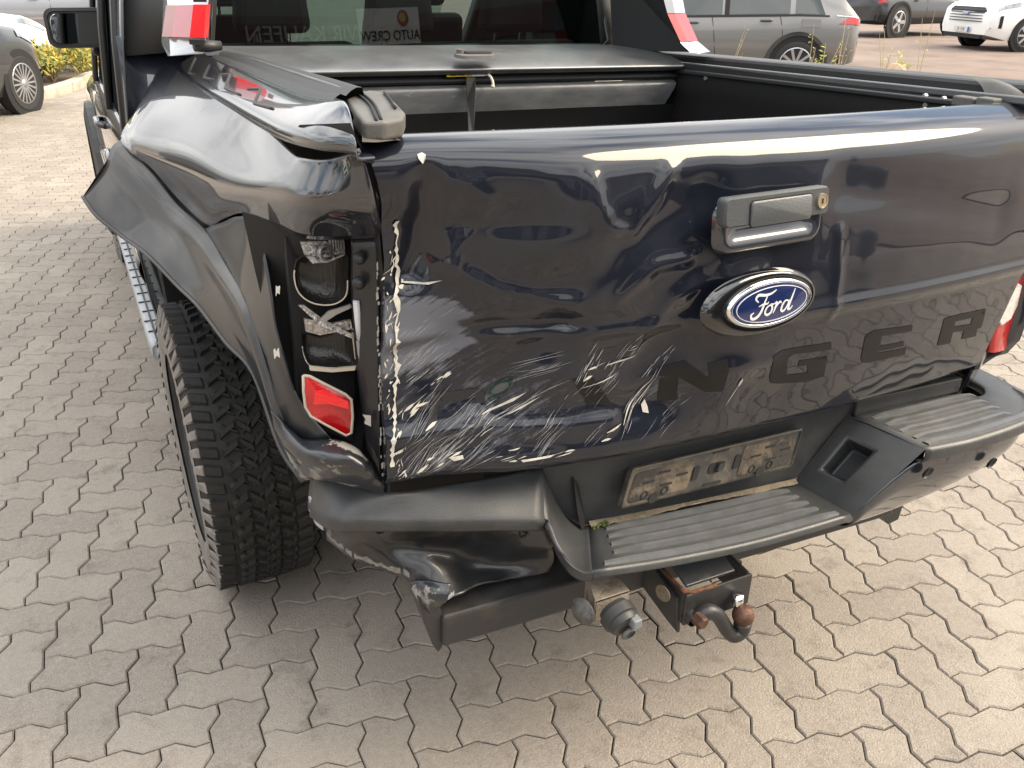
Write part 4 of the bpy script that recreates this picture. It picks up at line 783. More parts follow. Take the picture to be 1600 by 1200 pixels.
# ---- towing beam, socket and ball
bl0, bl1, br1, br0 = [(-0.585, 0.02, 0.454), (-0.584, 0.02, 0.525), (0.585, 0.02, 0.467), (0.605, 0.02, 0.396)]
hx = lambda p: tuple(Vector(p) + Vector((0, .09, .006)))
beam = B().hexa([bl0, br0, hx(br0), hx(bl0), bl1, br1, hx(br1), hx(bl1)]).build('tow_beam', STEELBLK, truck, bev=.006)
B().prism([(-0.626, 0.03, 0.578), (-0.603, 0.03, 0.577), (-0.582, 0.03, 0.533), (-0.578, 0.03, 0.486), (-0.582, 0.03, 0.448), (-0.591, 0.03, 0.436), (-0.602, 0.03, 0.46), (-0.615, 0.03, 0.515)], (.010, .1, .0)).build('beam_end_plate', STEELBLK, truck, bev=.002)
B().prism([(0.605, 0.05, 0.376), (0.679, 0.05, 0.4), (0.673, 0.05, 0.344), (0.638, 0.05, 0.339)], (0, .06, 0)).build('beam_bracket', STEELBLK, truck, bev=.002)
B().prism([(-0.532, 0.12, 0.523), (-0.235, 0.12, 0.495), (-0.199, 0.12, 0.416), (-0.229, 0.12, 0.383), (-0.534, 0.12, 0.436)], (0, .03, 0)).build('chassis_crossmember', DARK, truck)
# socket bracket
sb = B(); tp = [Vector(p) for p in [(-0.307, -0.02, 0.554), (-0.238, -0.02, 0.536), (-0.253, -0.09, 0.553), (-0.328, -0.09, 0.554)]]
sb.prism(tp, (0, 0, -.006)); b0 = tp[3]; sb.prism([tp[0], tp[3], tp[3] + Vector((0, 0, -.05)), tp[0] + Vector((0, 0, -.06))], (.004, 0, 0)); sb.prism([tp[3], tp[2], tp[2] + Vector((0, .0, -.055)), tp[3] + Vector((0, .0, -.05))], (0, .004, 0))
sock_b = sb.build('socket_bracket', DUSTY, truck, bev=.0015); sock_b['label'] = 'dust covered trailer socket bracket'
sc_ = Vector((-0.303, -0.11, 0.545)); sax = Vector((.10, -1, -.32)).normalized()
so2 = B(); so2.lathe([(.0, 0), (.028, .0), (.030, .008), (.034, .010), (.034, .028), (.030, .030), (.030, .034), (.026, .042), (.0, .044)], sc_, sax, 28); so = so2.build('trailer_socket', PLASTIC2, truck, auto=40)
up_ = Vector((0, 0, 1)); sr = sax.cross(up_).normalized(); su = sr.cross(sax).normalized()
sf = lambda u, v, w: sc_ + sr * u * -1 + su * v + sax * w
B().box(sf(.012, .014, .048), (.018, .02, .02)).build('socket_hinge', M('mid_grey_plastic', (.16, .17, .18), .5), so, bev=.003)
B().lathe([(0, 0), (.014, 0), (.016, .004), (.012, .008)], sf(.006, -.016, .046), sax, 16).build('socket_latch', GREYPL, so, True)
B().lathe([(0, -.002), (.026, -.002), (.027, .002), (0, .003)], (-0.344, -0.075, 0.525), (-1, -.35, .1), 24).build('socket_flap', M('scratched_rubber', (.10, .098, .095), .8, var=.5, vscale=90), so, True)
# hitch box
T0, T1, T2, T3 = [Vector(p) for p in [(-0.123, -0.1, 0.498), (0.043, -0.1, 0.495), (0.068, 0, 0.475), (-0.101, 0, 0.498)]]   # top rim corners: front left, front right, back right, back left
zz = (T0.z + T1.z) / 2
fl = Vector((T0.x, -.10, T0.z)); fr_ = Vector((T1.x, -.10, T1.z)); bl_ = Vector((T0.x - .004, .05, T0.z + .01)); br_ = Vector((T1.x, .05, T1.z + .01))
hb = B(); dn = Vector((0, 0, -.075)); th = .008
hb.prism([fl, fr_, fr_ + dn, fl + dn], (0, th, 0)); hb.prism([fl + Vector((0, th, 0)), bl_, bl_ + dn * 1.1, fl + dn + Vector((0, th, 0))], (th, 0, 0)); hb.prism([fr_ + Vector((0, th, 0)), br_, br_ + dn * 1.1, fr_ + dn + Vector((0, th, 0))], (-th, 0, 0))
hitch = hb.build('hitch_box', STEELBLK, truck, bev=.003); hitch['label'] = 'black square hitch box with a rusty upper rim'
rb = B(); rb.tube([bl_ + Vector((.004, -.01, .001)), fl + Vector((.004, .03, .001)), fl + Vector((.004, .012, .001)), fl + Vector((.02, .004, .001)), fl.lerp(fr_, .45) + Vector((0, .004, .001))], .0046, 6); rb.build('rusty_rim', RUST, hitch, True)
ip = B(); a1 = fl + Vector((.022, .030, -.004)); a2 = fr_ + Vector((-.020, .030, -.004)); ip.prism([a1, a2, a2 + Vector((-.01, .10, .045)), a1 + Vector((-.01, .10, .045))], (0, 0, -.006)); ip.build('hitch_cover', M('satin_black_plate', (.05, .052, .056), .35, .2, dirt=(.13, .12, .11), dscale=20, dlo=.55, dhi=.8), hitch, bev=.002)
hl = B(); hl.prism([bl_ + Vector((-.012, 0, .01)), fl + Vector((-.006, .02, -.02)), fl + dn * 1.35 + Vector((-.002, .012, 0)), fl + dn * 1.25 + Vector((-.004, .045, 0)), bl_ + Vector((-.014, .0, -.06))], (.008, 0, 0)); hl.build('hitch_side_plate', STEELBLK, hitch, bev=.002)
B().lathe([(0, 0), (.018, 0), (.018, .002), (0, .002)], (-0.15, -0.06, 0.485), (1, .25, 0), 20).build('side_plate_hole', SAND, hitch)
# ball arm
bx = (-0.092, -0.118, 0.437)
arm_pts = [(-0.097, -0.11, 0.442), (-0.079, -0.115, 0.456), (-0.054, -0.12, 0.44), (-0.029, -0.125, 0.398), (-0.014, -0.13, 0.382), (0.003, -0.13, 0.387), (0.006, -0.13, 0.409)]
arm = B().tube(spline(arm_pts, 5), [.019 - .004 * math.sin(math.pi * min(1, i / 30)) for i in range(31)], 12).build('ball_arm', STEELBLK, hitch, True); arm['label'] = 'bent black towing arm'
B().lathe([(0, .004), (.012, .004), (.014, .0), (.014, -.02)], (-0.105, -0.135, 0.452), (.1, -1, -.1), 6).build('arm_bolt', BALLRUST, arm)
mm = B().lathe([(0, -.022), (.017, -.022), (.018, -.016), (.015, .0)], (-0.105, -0.112, 0.44), (.05, -1, -.1), 20).build('arm_boss', STEELBLK, arm, True)
bc = Vector((0.003, -0.13, 0.428)); bb = B(); bb.lathe([(0, .0215)] + [(.0225 * math.sin(math.pi * k / 14), .0225 * math.cos(math.pi * k / 14)) for k in range(1, 13)] + [(.012, -.026), (.012, -.04)], bc, (0, 0, 1), 28); bb.build('tow_ball', BALLRUST, hitch, True)
B().lathe([(0, .02), (.011, .02), (.012, .004), (.010, -.004)], bc + Vector((-.006, .014, .022)), (.1, .2, 1), 14).build('ball_cap', CHROME, hitch, True)

# ---- cargo bed, rails, roller cover
def zt(x): return -.018 * x
def glass_mat(name, tint, refl=1.0, rough=0.0, ior=1.5):
    m = bpy.data.materials.new(name); m.use_nodes = True; nt = m.node_tree; nt.nodes.clear(); lk = nt.links.new
    o = nt.nodes.new('ShaderNodeOutputMaterial'); t = nt.nodes.new('ShaderNodeBsdfTransparent'); g = nt.nodes.new('ShaderNodeBsdfGlossy'); f = nt.nodes.new('ShaderNodeFresnel'); mx = nt.nodes.new('ShaderNodeMixShader')
    t.inputs[0].default_value = (*tint, 1); g.inputs['Roughness'].default_value = rough; g.inputs['Color'].default_value = (refl, refl, refl, 1); f.inputs['IOR'].default_value = ior
    lk(f.outputs[0], mx.inputs[0]); lk(t.outputs[0], mx.inputs[1]); lk(g.outputs[0], mx.inputs[2]); lk(mx.outputs[0], o.inputs[0]); return m
WGLASS = glass_mat('tinted_window_glass', (.24, .34, .32), ior=1.6)
CGLASS = glass_mat('clear_window_glass', (.55, .70, .66))
grid('bed_floor', [[(-.64, .1, .86), (.70, .1, .84)], [(-.64, 1.5, .84), (.70, 1.5, .82)]], LINER, truck, 1, 2)
grid('bed_wall', [[(-.66, .04, 1.39), (-.66, 1.3, 1.375)], [(-.645, .06, 1.1), (-.645, 1.3, 1.1)], [(-.64, .08, .85), (-.64, 1.3, .85)]], LINER, truck, 2, 2)
o = grid('bed_wall', [[(.715, .06, 1.35), (.70, 1.3, 1.335)], [(.71, .06, 1.27), (.695, 1.3, 1.26)], [(.72, .06, 1.25), (.705, 1.3, 1.24)], [(.71, .07, 1.05), (.695, 1.3, 1.05)], [(.70, .08, .84), (.69, 1.3, .84)]], LINER, truck, 0, 1)
for p in ((0.7, 1.031, 1.306), (0.712, 0.261, 1.326), (0.712, 0.269, 1.343), (0.712, 0.22, 1.343)):
    b = B(); b.lathe([(0, -.006), (.006, -.006), (.008, 0)], p, (1, 0, 0), 10); b.build('bed_bolt', SILVER, truck)
B().box((0.7, 0.155, 1.348), (.03, .05, .02)).box((0.705, 0.107, 1.352), (.03, .04, .018)).build('rail_clamp', GREYPL, truck, bev=.003)
cover_rows = []
for y, z in ((1.155, 1.330), (1.142, 1.340), (1.150, 1.349), (1.20, 1.362), (1.29, 1.374), (1.40, 1.380), (1.52, 1.382)):
    cover_rows.append([(x, y, z + zt(x)) for x in (-.655, -.2, .25, .70)])
roll = grid('roller_cover', cover_rows, ALU, truck, 3, 2); roll['label'] = 'grey roller cover pulled back to the cab'
grid('cover_lip', [[(x, 1.17, 1.333 + zt(x)) for x in (-.65, .70)], [(x, 1.19, 1.318 + zt(x)) for x in (-.65, .70)], [(x, 1.165, 1.312 + zt(x)) for x in (-.65, .70)], [(x, 1.185, 1.300 + zt(x)) for x in (-.65, .70)]], PLASTIC2, truck, 0, 1)
grid('bed_front_panel', [[(x, 1.18, 1.300 + zt(x)) for x in (-.64, 0, .69)], [(x, 1.165, 1.285 + zt(x)) for x in (-.64, 0, .69)], [(x, 1.172, 1.228 + zt(x)) for x in (-.64, 0, .66)]], BULKHEAD, truck, 4, 6)
grid('bed_front_wall', [[(x, 1.172, 1.228 + zt(x)) for x in (-.64, .70)], [(x, 1.20, 1.17 + zt(x)) for x in (-.64, .70)], [(x, 1.26, .84) for x in (-.64, .70)]], LINER, truck, 0, 1)
LC = Vector((-0.003, 1.154, 1.376)); lf = gate_frame(LC, (0, 1, .08), (1, 0, -.018))
latch = loft('cover_latch', lf, [(rrect(.118, .060, .028, 6), -.002), (rrect(.114, .056, .026, 6), .006), (rrect(.104, .046, .022, 6), .008)], GREYPL, roll)
loft('latch_lever', lf, [(sh(rrect(.082, .026, .012, 5), .008, -.002), .008), (sh(rrect(.08, .024, .011, 5), .008, -.002), .013)], PLASTIC2, latch)
B().lathe([(0, .018), (.010, .018), (.011, .008)], lf(-.042, .004, 0), lf(0, 0, 1) - lf(0, 0, 0), 14).build('latch_lock', GREYPL, latch, auto=40)
lab = B(); q = [Vector(p) for p in [(-0.084, 1.16, 1.337), (-0.008, 1.16, 1.336), (-0.008, 1.16, 1.324), (-0.084, 1.16, 1.325)]]; lab.prism(q, (0, .004, 0)); lab.build('yellow_label', YELLOW, roll)
lab = B(); q = [Vector(p) for p in [(-0.008, 1.16, 1.336), (0.039, 1.16, 1.334), (0.039, 1.16, 1.323), (-0.008, 1.16, 1.324)]]; lab.prism(q, (0, .004, 0)); lab.build('white_label', WHITELAB, roll)
for k, (x0, x1) in enumerate(((703, 712), (715, 718), (722, 734), (745, 752))):
    lab = B(); q = [Vector(on) for on in [(-0.076, 1.157, 1.334), (-0.059, 1.157, 1.334), (-0.059, 1.157, 1.328), (-0.076, 1.157, 1.329)]]; d = Vector(((x0 - 703) * .00113, 0, 0)); w_ = (x1 - x0) / 9
    lab.prism([q[0] + d, q[0] + d + (q[1] - q[0]) * w_, q[3] + d + (q[2] - q[3]) * w_, q[3] + d], (0, .001, 0)); lab.build('label_print', KEYBLK, roll)
sp_ = B(); sp_.prism([(-0.03, 1.15, 1.323), (-0.003, 1.15, 1.322), (-0.006, 1.14, 1.266), (-0.055, 1.05, 1.185), (-0.068, 1.05, 1.184), (-0.033, 1.14, 1.267)], (0, .003, 0)); sp_.build('pull_strap', M('black_webbing', (.018, .018, .019), .7, bump=.4, bscale=400), roll)
b = B(); b.tube(spline([(0.037, 1.155, 1.328), (0.044, 1.15, 1.32), (0.048, 1.145, 1.305), (0.046, 1.145, 1.293)], 4), [.004] * 10 + [.0055, .006, .003], 7); b.build('pull_cord', CORD, roll, True)
# left rail: glossy cap, black track and its end block
capo = [(-.755, 1.38, 1.348), (-.756, 1.10, 1.355), (-.757, .80, 1.362), (-.757, .55, 1.368), (-.757, .36, 1.373), (-.755, .16, 1.380), (-.742, .04, 1.387), (-.708, -.028, 1.391)]
capi = [(-.700, 1.25, 1.394), (-.700, .90, 1.401), (-.700, .60, 1.406), (-.700, .35, 1.411), (-.700, .22, 1.415), (-.698, .14, 1.420), (-.693, .09, 1.425), (-.688, .06, 1.427)]
rows = []
for a, c in zip(capo, capi):
    a, c = Vector(a), Vector(c); rows.append([a + Vector((.03, .02, -.022)), a + Vector((.003, .001, -.017)), a, a.lerp(c, .3) + Vector((0, 0, .006)), a.lerp(c, .7) + Vector((0, 0, .006)), c, c + Vector((.006, 0, -.012))])
e_ = rows[-1]; rows.append([p + Vector((.004, -.006, -.010)) for p in e_]); rows.append([p + Vector((.01, .05, -.03)) for p in e_])
cap_l = grid('rail_cap', rows, CAPPAINT, truck, 5, 3); cap_l['label'] = 'glossy left bed rail cap with stepped grooves'
b = B(); b.prism([Vector(p) for p in [(-0.745, 0.085, 1.396), (-0.706, -0.025, 1.412), (-0.702, -0.03, 1.397), (-0.725, 0.03, 1.39), (-0.743, 0.09, 1.387)]], (0, .01, -.004)); b.build('cap_end_underside', DARK, cap_l)
from mathutils.bvhtree import BVHTree
cap_bvh = BVHTree.FromPolygons([v.co.copy() for v in cap_l.data.vertices], [tuple(p.vertices) for p in cap_l.data.polygons])
def on_cap(p):
    h = cap_bvh.ray_cast(Vector((p[0], p[1], 1.6)), Vector((0, 0, -1))); return h[0] + Vector((0, 0, .0006)) if h[0] else Vector(p)
for g in ([(-0.72, 1.232, 1.392), (-0.752, 1.139, 1.382), (-0.75, 1.067, 1.38)], [(-0.723, 1, 1.396), (-0.747, 0.936, 1.388), (-0.743, 0.835, 1.386)], [(-0.728, 0.806, 1.397), (-0.721, 0.746, 1.4), (-0.746, 0.67, 1.392), (-0.744, 0.524, 1.392)], [(-0.731, 0.515, 1.401), (-0.722, 0.446, 1.403), (-0.746, 0.391, 1.397), (-0.741, 0.27, 1.397)]):
    b = B(); b.tube([on_cap(p) for q, q2 in zip(g, g[1:]) for p in [Vector(q).lerp(Vector(q2), t / 5) for t in range(5)]] + [on_cap(g[-1])], .0026, 6); b.build('cap_groove', PLASTIC2, cap_l, True)
tr_in = [(-0.625, 1.371, 1.388), (-0.625, 0.965, 1.406), (-0.625, 0.603, 1.416), (-0.625, 0.338, 1.424), (-0.625, 0.179, 1.428)]
tr_out = [Vector(p) for p in [(-0.697, 1.13, 1.398), (-0.697, 0.767, 1.403), (-0.697, 0.481, 1.407), (-0.694, 0.278, 1.41), (-0.688, 0.115, 1.426)]]
o = grid('rail_track', [[Vector(c) + Vector((0, 0, -.004)), Vector(c).lerp(Vector(a), .25) + Vector((0, 0, .001)), Vector(c).lerp(Vector(a), .42) + Vector((0, 0, -.004)), Vector(c).lerp(Vector(a), .6) + Vector((0, 0, .001)), Vector(a) + Vector((0, 0, .001)), Vector(a) + Vector((.004, 0, -.03))] for c, a in zip(tr_out, tr_in)], PLASTIC2, truck, 4, 2)
b = B(); b.tube([(-0.645, 1.37, 1.385), (-0.645, 0.864, 1.408), (-0.645, 0.473, 1.418), (-0.645, 0.182, 1.424)], .003, 6); b.build('track_edge', ALU, o, True)
ebt = [(-0.653, 0.174, 1.414), (-0.623, 0.215, 1.416), (-0.596, 0.237, 1.418), (-0.584, 0.207, 1.418), (-0.594, 0.127, 1.416), (-0.605, 0.049, 1.41), (-0.623, 0.009, 1.408), (-0.655, -0.007, 1.408), (-0.682, -0.001, 1.408)]
eb = B().prism(ebt, (0, .004, -.026)).build('rail_end_block', GREYPL, truck, bev=.005, seg=3); eb['label'] = 'dusty end block of the left rail track'
for g in ([(-0.627, 0.195, 1.417), (-0.638, 0.107, 1.415), (-0.663, 0.001, 1.409)], [(-0.62, 0.198, 1.418), (-0.631, 0.108, 1.415), (-0.655, 0.006, 1.409)], [(-0.588, 0.188, 1.419), (-0.6, 0.127, 1.417), (-0.614, 0.066, 1.414)]):
    b = B(); b.tube(spline(g, 4), .0022, 6); b.build('block_groove', DARK, eb, True)
grid('corner_rubber', [[(-0.681, 0.01, 1.391), (-0.656, 0.02, 1.389), (-0.626, 0.05, 1.382), (-0.605, 0.08, 1.37)], [(-0.686, -0.005, 1.384), (-0.667, -0.01, 1.383), (-0.644, 0, 1.382), (-0.617, 0.04, 1.374)]], M('dusty_rubber', (.085, .075, .062), .8, bump=.2, bscale=80), truck, 3, 3)
# right rail
def rrail(x0, x1, z, h, y0, y1, mat, name, bev=.003):
    f = lambda y: z + .0 - .028 * y
    return B().hexa([(x0, y0, f(y0) - h), (x1, y0, f(y0) - h), (x1 - .01, y1, f(y1) - h), (x0 - .01, y1, f(y1) - h), (x0, y0, f(y0)), (x1, y0, f(y0)), (x1 - .01, y1, f(y1)), (x0 - .01, y1, f(y1))]).build(name, mat, truck, bev=bev)
rrail(.730, .740, 1.370, .016, .03, 1.36, ALU, 'rail_track')
rrail(.745, .775, 1.366, .03, .03, 1.36, PLASTIC2, 'rail_track')
rrail(.775, .865, 1.390, .035, .02, 1.40, PLASTIC2, 'rail_cap', .010)
rrail(.700, .725, 1.352, .012, .10, 1.36, PLASTIC2, 'rail_track')
grid('rail_end_block', [[(0.755, 0.218, 1.392), (0.745, 0.168, 1.382), (0.735, 0.128, 1.347)], [(0.765, 0.158, 1.392), (0.755, 0.115, 1.382), (0.745, 0.084, 1.352)], [(0.775, 0.115, 1.383), (0.765, 0.075, 1.37), (0.755, 0.045, 1.349)]], GREYPL, truck, 4, 4)
# right bedside with lamp
o = grid('bedside', [[(.80, .06, 1.345), (.865, .09, 1.33), (.875, .5, 1.33), (.87, 1.45, 1.32)], [(.80, .05, 1.20), (.885, .075, 1.2), (.912, .16, 1.2), (.90, 1.45, 1.2)], [(.80, .05, .95), (.885, .075, .95), (.915, .16, .95), (.905, 1.45, .95)], [(.80, .055, .76), (.875, .08, .76), (.905, .17, .78), (.895, 1.45, .78)], [(.80, .07, .66), (.87, .14, .64), (.885, .5, .60), (.88, 1.45, .56)]], PAINT_CLEAN, truck, 4, 5); solid(o, .01, -1)
tl = [Vector(p) for p in [(0.822, 0.03, 1.105), (0.831, 0.03, 0.983), (0.801, 0.03, 0.931), (0.802, 0.03, 0.861), (0.813, 0.03, 0.793)]]
tlr = [Vector((.912, .10, 1.12)), Vector((.912, .10, 1.03))] + [Vector(p) for p in [(0.96, 0.08, 0.919), (0.963, 0.08, 0.821), (0.94, 0.07, 0.772)]]
lampR = grid('tail_lamp', [[a + Vector((0, .03, 0)), a + Vector((0, -.008, 0)), a.lerp(c, .5) + Vector((.01, -.016, 0)), c + Vector((.004, .0, 0)), c + Vector((.012, .10, .0))] for a, c in zip(tl, tlr)], REDLENS, truck, 4, 4); lampR['label'] = 'intact red and clear right tail lamp'
b = B(); b.prism([Vector(p) for p in [(0.792, 0.012, 0.962), (0.836, 0.02, 0.964), (0.875, 0.03, 0.948), (0.878, 0.03, 0.897), (0.851, 0.018, 0.872), (0.809, 0.01, 0.864), (0.788, 0.006, 0.88), (0.78, 0.006, 0.93)]], (0, .01, 0)); b.build('clear_lens', M('clear_lens_white', (.55, .53, .52), .15, 0, .8, bump=.4, bscale=70), lampR, bev=.004)
b = B(); b.prism([(.786, .03, 1.34), (.80, .03, 1.34), (.80, .03, .75), (.782, .03, .75)], (0, .08, 0)); b.build('gap_seal', DARK, truck)
# ---- sail bar
cols = [(261, 255, 1.25), (275, 269, 1.1), (302, 296, 1.0), (322, 317, .985)]
sailrows = None
def sail_strip(a_t, a_b, c_b, c_t, mat, name, parent): return B().prism([a_t, c_t, c_b, a_b], (.012, .02, 0)).build(name, mat, parent)
sail = mesh('sail_bar', *(lambda g: (g.v, g.f))(B().prism([(-0.752, 1.28, 1.597), (-0.687, 1.02, 1.598), (-0.706, 1, 1.522), (-0.724, 0.995, 1.445), (-0.728, 0.99, 1.414), (-0.802, 1.05, 1.406), (-0.792, 1.25, 1.416)], (.03, .14, 0))), SAILCHROME, truck); sail['label'] = 'silver sail bar with a red banded leg'; bevel(sail, .006)
A_ = [(-0.784, 1.1, 1.509), (-0.772, 1.03, 1.511), (-0.741, 0.985, 1.514), (-0.716, 0.975, 1.514)]; B_ = [(-0.803, 1.1, 1.444), (-0.79, 1.03, 1.448), (-0.758, 0.985, 1.449), (-0.73, 0.975, 1.448)]
for k, (mat_, nm) in enumerate(((DULLRED, 'faded_band'), (PINK, 'pale_band'), (REDTAPE, 'red_band'))):
    sail_strip(Vector(A_[k]), Vector(B_[k]), Vector(B_[k + 1]), Vector(A_[k + 1]), mat_, nm, sail)
B().prism([(-0.76, 0.975, 1.445), (-0.731, 0.965, 1.444), (-0.733, 0.965, 1.433), (-0.76, 0.975, 1.435)], (0, .012, 0)).build('sail_gap', DARK, sail)
B().prism([(-0.738, 0.985, 1.528), (-0.713, 0.975, 1.528), (-0.714, 0.975, 1.519), (-0.739, 0.985, 1.519)], (0, .012, 0)).build('sail_gap', DARK, sail)
b = B(); b.lathe([(0, -.03), (.010, -.03), (.013, 0), (.010, .03), (0, .03)], (-0.721, 1, 1.429), (1, .2, 0), 16); b.build('sail_foot', PLASTIC2, sail, True)
sr_ = mesh('sail_bar', *(lambda g: (g.v, g.f))(B().prism([(0.602, 1.46, 1.617), (0.597, 1.2, 1.617), (0.647, 1.18, 1.514), (0.682, 1.16, 1.435), (0.715, 1.14, 1.37), (0.635, 1.45, 1.353)], (.05, .02, 0))), PLASTIC2, truck); sr_['label'] = 'black inner face of the right sail bar'
B().prism([(0.625, 1.15, 1.477), (0.653, 1.15, 1.477), (0.69, 1.125, 1.401), (0.662, 1.125, 1.402)], (.06, .03, 0)).build('red_band', M('light_red_band', (.55, .05, .06), .3, 0, .5), sr_)
B().prism([(0.662, 1.125, 1.4), (0.691, 1.125, 1.399), (0.731, 1.11, 1.369), (0.692, 1.11, 1.372)], (.06, .03, 0)).build('silver_foot', SAILCHROME, sr_)
B().prism([(0.599, 1.16, 1.549), (0.633, 1.16, 1.549), (0.652, 1.15, 1.479), (0.624, 1.15, 1.479)], (.06, .03, 0)).build('silver_head', SAILCHROME, sr_)

# ---- cab, doors, mirror, seats
def wall(name, rows, mat, n=3, m=3, t=.004, parent=truck):
    o = grid(name, rows, mat, parent, n, m)
    if t: solid(o, t, -1)
    return o
ys = [1.55, 1.9, 2.5, 3.1, 3.6]
for sx in (-1, 1):
    wall('door', [[(sx * .878, y, 1.14) for y in ys], [(sx * .905, y, 1.04) for y in ys], [(sx * .915, y, .86) for y in ys], [(sx * .905, y, .66) for y in ys], [(sx * .87, y, .50) for y in ys]], PAINT_CLEAN)
    if sx < 0: wall('door_crease', [[(-.918, y, .80) for y in ys], [(-.926, y, .77) for y in ys], [(-.914, y, .73) for y in ys]], PAINT_CLEAN)
    for y0, y1, mt in ((1.62, 1.70, PLASTIC2), (2.38, 2.50, PLASTIC2), (3.30, 3.40, PLASTIC2)):
        wall('pillar', [[(sx * .880, y0, 1.12), (sx * .880, y1, 1.12)], [(sx * .825, y0 + (.1 if y0 < 2 else -.05 if y0 < 3 else -.55), 1.62), (sx * .825, y1 + (.1 if y0 < 2 else -.05 if y0 < 3 else -.55), 1.62)], [(sx * .70, y0 + .1 if y0 < 2 else y0 - .05 if y0 < 3 else y0 - .75, 1.74), (sx * .70, y1 + .1 if y0 < 2 else y1 - .05 if y0 < 3 else y1 - .75, 1.74)]], mt, 2, 1, .02)
    for y0, y1, y2, y3 in ((1.60, 2.46, 2.46, 1.70), (2.42, 3.36, 2.80, 2.40)):
        wall('side_window', [[(sx * .876, y0, 1.12), (sx * .876, y1, 1.12)], [(sx * .82, y3, 1.63), (sx * .82, y2, 1.63)]], GLASS, 1, 1, 0)
    for y in (1.92, 2.68):
        h = B(); h.tube([(sx * .905, y, 1.02), (sx * .932, y + .03, 1.025), (sx * .932, y + .17, 1.025), (sx * .905, y + .20, 1.02)], .013, 8); h.build('door_handle', PAINT_CLEAN, truck, True)
    wall('rear_pillar', [[(sx * .885, 1.48, 1.10), (sx * .885, 1.70, 1.10)], [(sx * .882, 1.49, 1.20), (sx * .884, 1.70, 1.20)], [(sx * .842, 1.53, 1.50), (sx * .846, 1.76, 1.50)], [(sx * .76, 1.60, 1.72), (sx * .76, 1.84, 1.72)]], PAINT_CLEAN)
    wall('front_fender', [[(sx * .80, y, z) for y, z in ((3.6, 1.14), (4.2, 1.12), (4.8, 1.06), (5.02, .98))], [(sx * .90, y, z) for y, z in ((3.6, 1.02), (4.2, 1.0), (4.8, .95), (5.0, .9))], [(sx * .915, y, z) for y, z in ((3.6, .86), (4.2, .86), (4.8, .82), (5.0, .78))], [(sx * .905, y, z) for y, z in ((3.6, .52), (3.88, .84), (4.74, .84), (5.06, .5))]], PAINT_CLEAN)
    arch = B()
    for k in range(21):
        a0, a1 = math.radians(-12 + 204 * k / 21), math.radians(-12 + 204 * (k + 1) / 21)
        P = lambda a, r, x: (sx * x, 4.31 + r * math.cos(a), .40 + r * math.sin(a))
        arch.hexa([P(a0, .44, .86), P(a0, .44, .955), P(a0, .51, .94), P(a0, .52, .86), P(a1, .44, .86), P(a1, .44, .955), P(a1, .51, .94), P(a1, .52, .86)])
    arch.build('wheel_flare', PLASTIC2, truck)
wall('roof', [[(-.70, 1.66, 1.75), (-.3, 1.62, 1.80), (.3, 1.62, 1.80), (.70, 1.66, 1.75)], [(-.70, 2.1, 1.77), (-.3, 2.1, 1.82), (.3, 2.1, 1.82), (.70, 2.1, 1.77)], [(-.68, 2.7, 1.73), (-.3, 2.65, 1.78), (.3, 2.65, 1.78), (.68, 2.7, 1.73)]], PAINT_CLEAN)
wall('bonnet', [[(-.78, 3.45, 1.14), (0, 3.5, 1.20), (.78, 3.45, 1.14)], [(-.78, 4.2, 1.11), (0, 4.2, 1.17), (.78, 4.2, 1.11)], [(-.74, 4.98, 1.0), (0, 5.05, 1.04), (.74, 4.98, 1.0)], [(-.74, 5.04, .6), (0, 5.12, .6), (.74, 5.04, .6)]], PAINT_CLEAN)
wall('windscreen', [[(-.74, 3.42, 1.14), (0, 3.50, 1.18), (.74, 3.42, 1.14)], [(-.64, 2.72, 1.74), (0, 2.68, 1.78), (.64, 2.72, 1.74)]], CGLASS, 2, 3, 0)
# back of the cab
def zr(x): return 1.375 + zt(x)
bw = wall('cab_back', [[(-.875, 1.53, 1.42), (-.66, 1.53, 1.385), (.66, 1.53, 1.36), (.875, 1.53, 1.38)], [(-.88, 1.54, .9), (-.66, 1.54, .9), (.66, 1.54, .9), (.88, 1.54, .9)], [(-.86, 1.56, .5), (-.6, 1.56, .5), (.6, 1.56, .5), (.86, 1.56, .5)]], PAINT_CLEAN, 1, 1)
wall('rear_window_frame', [[(-.87, 1.52, zr(-.84) - .02), (-.655, 1.475, zr(-.655)), (-.645, 1.475, zr(-.645))], [(-.81, 1.57, 1.62), (-.60, 1.506, 1.62), (-.59, 1.506, 1.62)], [(-.70, 1.64, 1.76), (-.55, 1.523, 1.76), (-.5, 1.523, 1.76)]], PLASTIC2, 2, 2, .01)
wall('rear_window_frame', [[(.60, 1.475, zr(.60)), (.63, 1.475, zr(.63)), (.84, 1.54, zr(.84))], [(.57, 1.506, 1.60), (.60, 1.506, 1.60), (.80, 1.58, 1.60)], [(.50, 1.523, 1.75), (.55, 1.523, 1.75), (.72, 1.64, 1.75)]], PLASTIC2, 2, 2, .01)
rw = wall('rear_window', [[(-.65, 1.478, zr(-.65) + .004), (0, 1.470, zr(0) + .004), (.61, 1.478, zr(.61) + .004)], [(-.60, 1.509, 1.62), (0, 1.503, 1.62), (.58, 1.509, 1.62)], [(-.55, 1.526, 1.75), (0, 1.520, 1.76), (.53, 1.526, 1.75)]], WGLASS, 2, 4, 0); rw['label'] = 'tinted rear window'
b = B(); b.tube([(-.66, 1.465, zr(-.66)), (0, 1.457, zr(0)), (.60, 1.465, zr(.60)), (.625, 1.468, zr(.61) + .02), (.60, 1.54, 1.60)], .006, 6); b.build('window_seal', PLASTIC2, rw, True)
b = B()
for k, q in enumerate(((-0.429, 1.53, 1.502), (-0.087, 1.53, 1.501))): b.tube([q, Vector(q) + Vector((-.004, .01, .03))], .0012, 4)
b.build('heater_wire', DARK, rw)
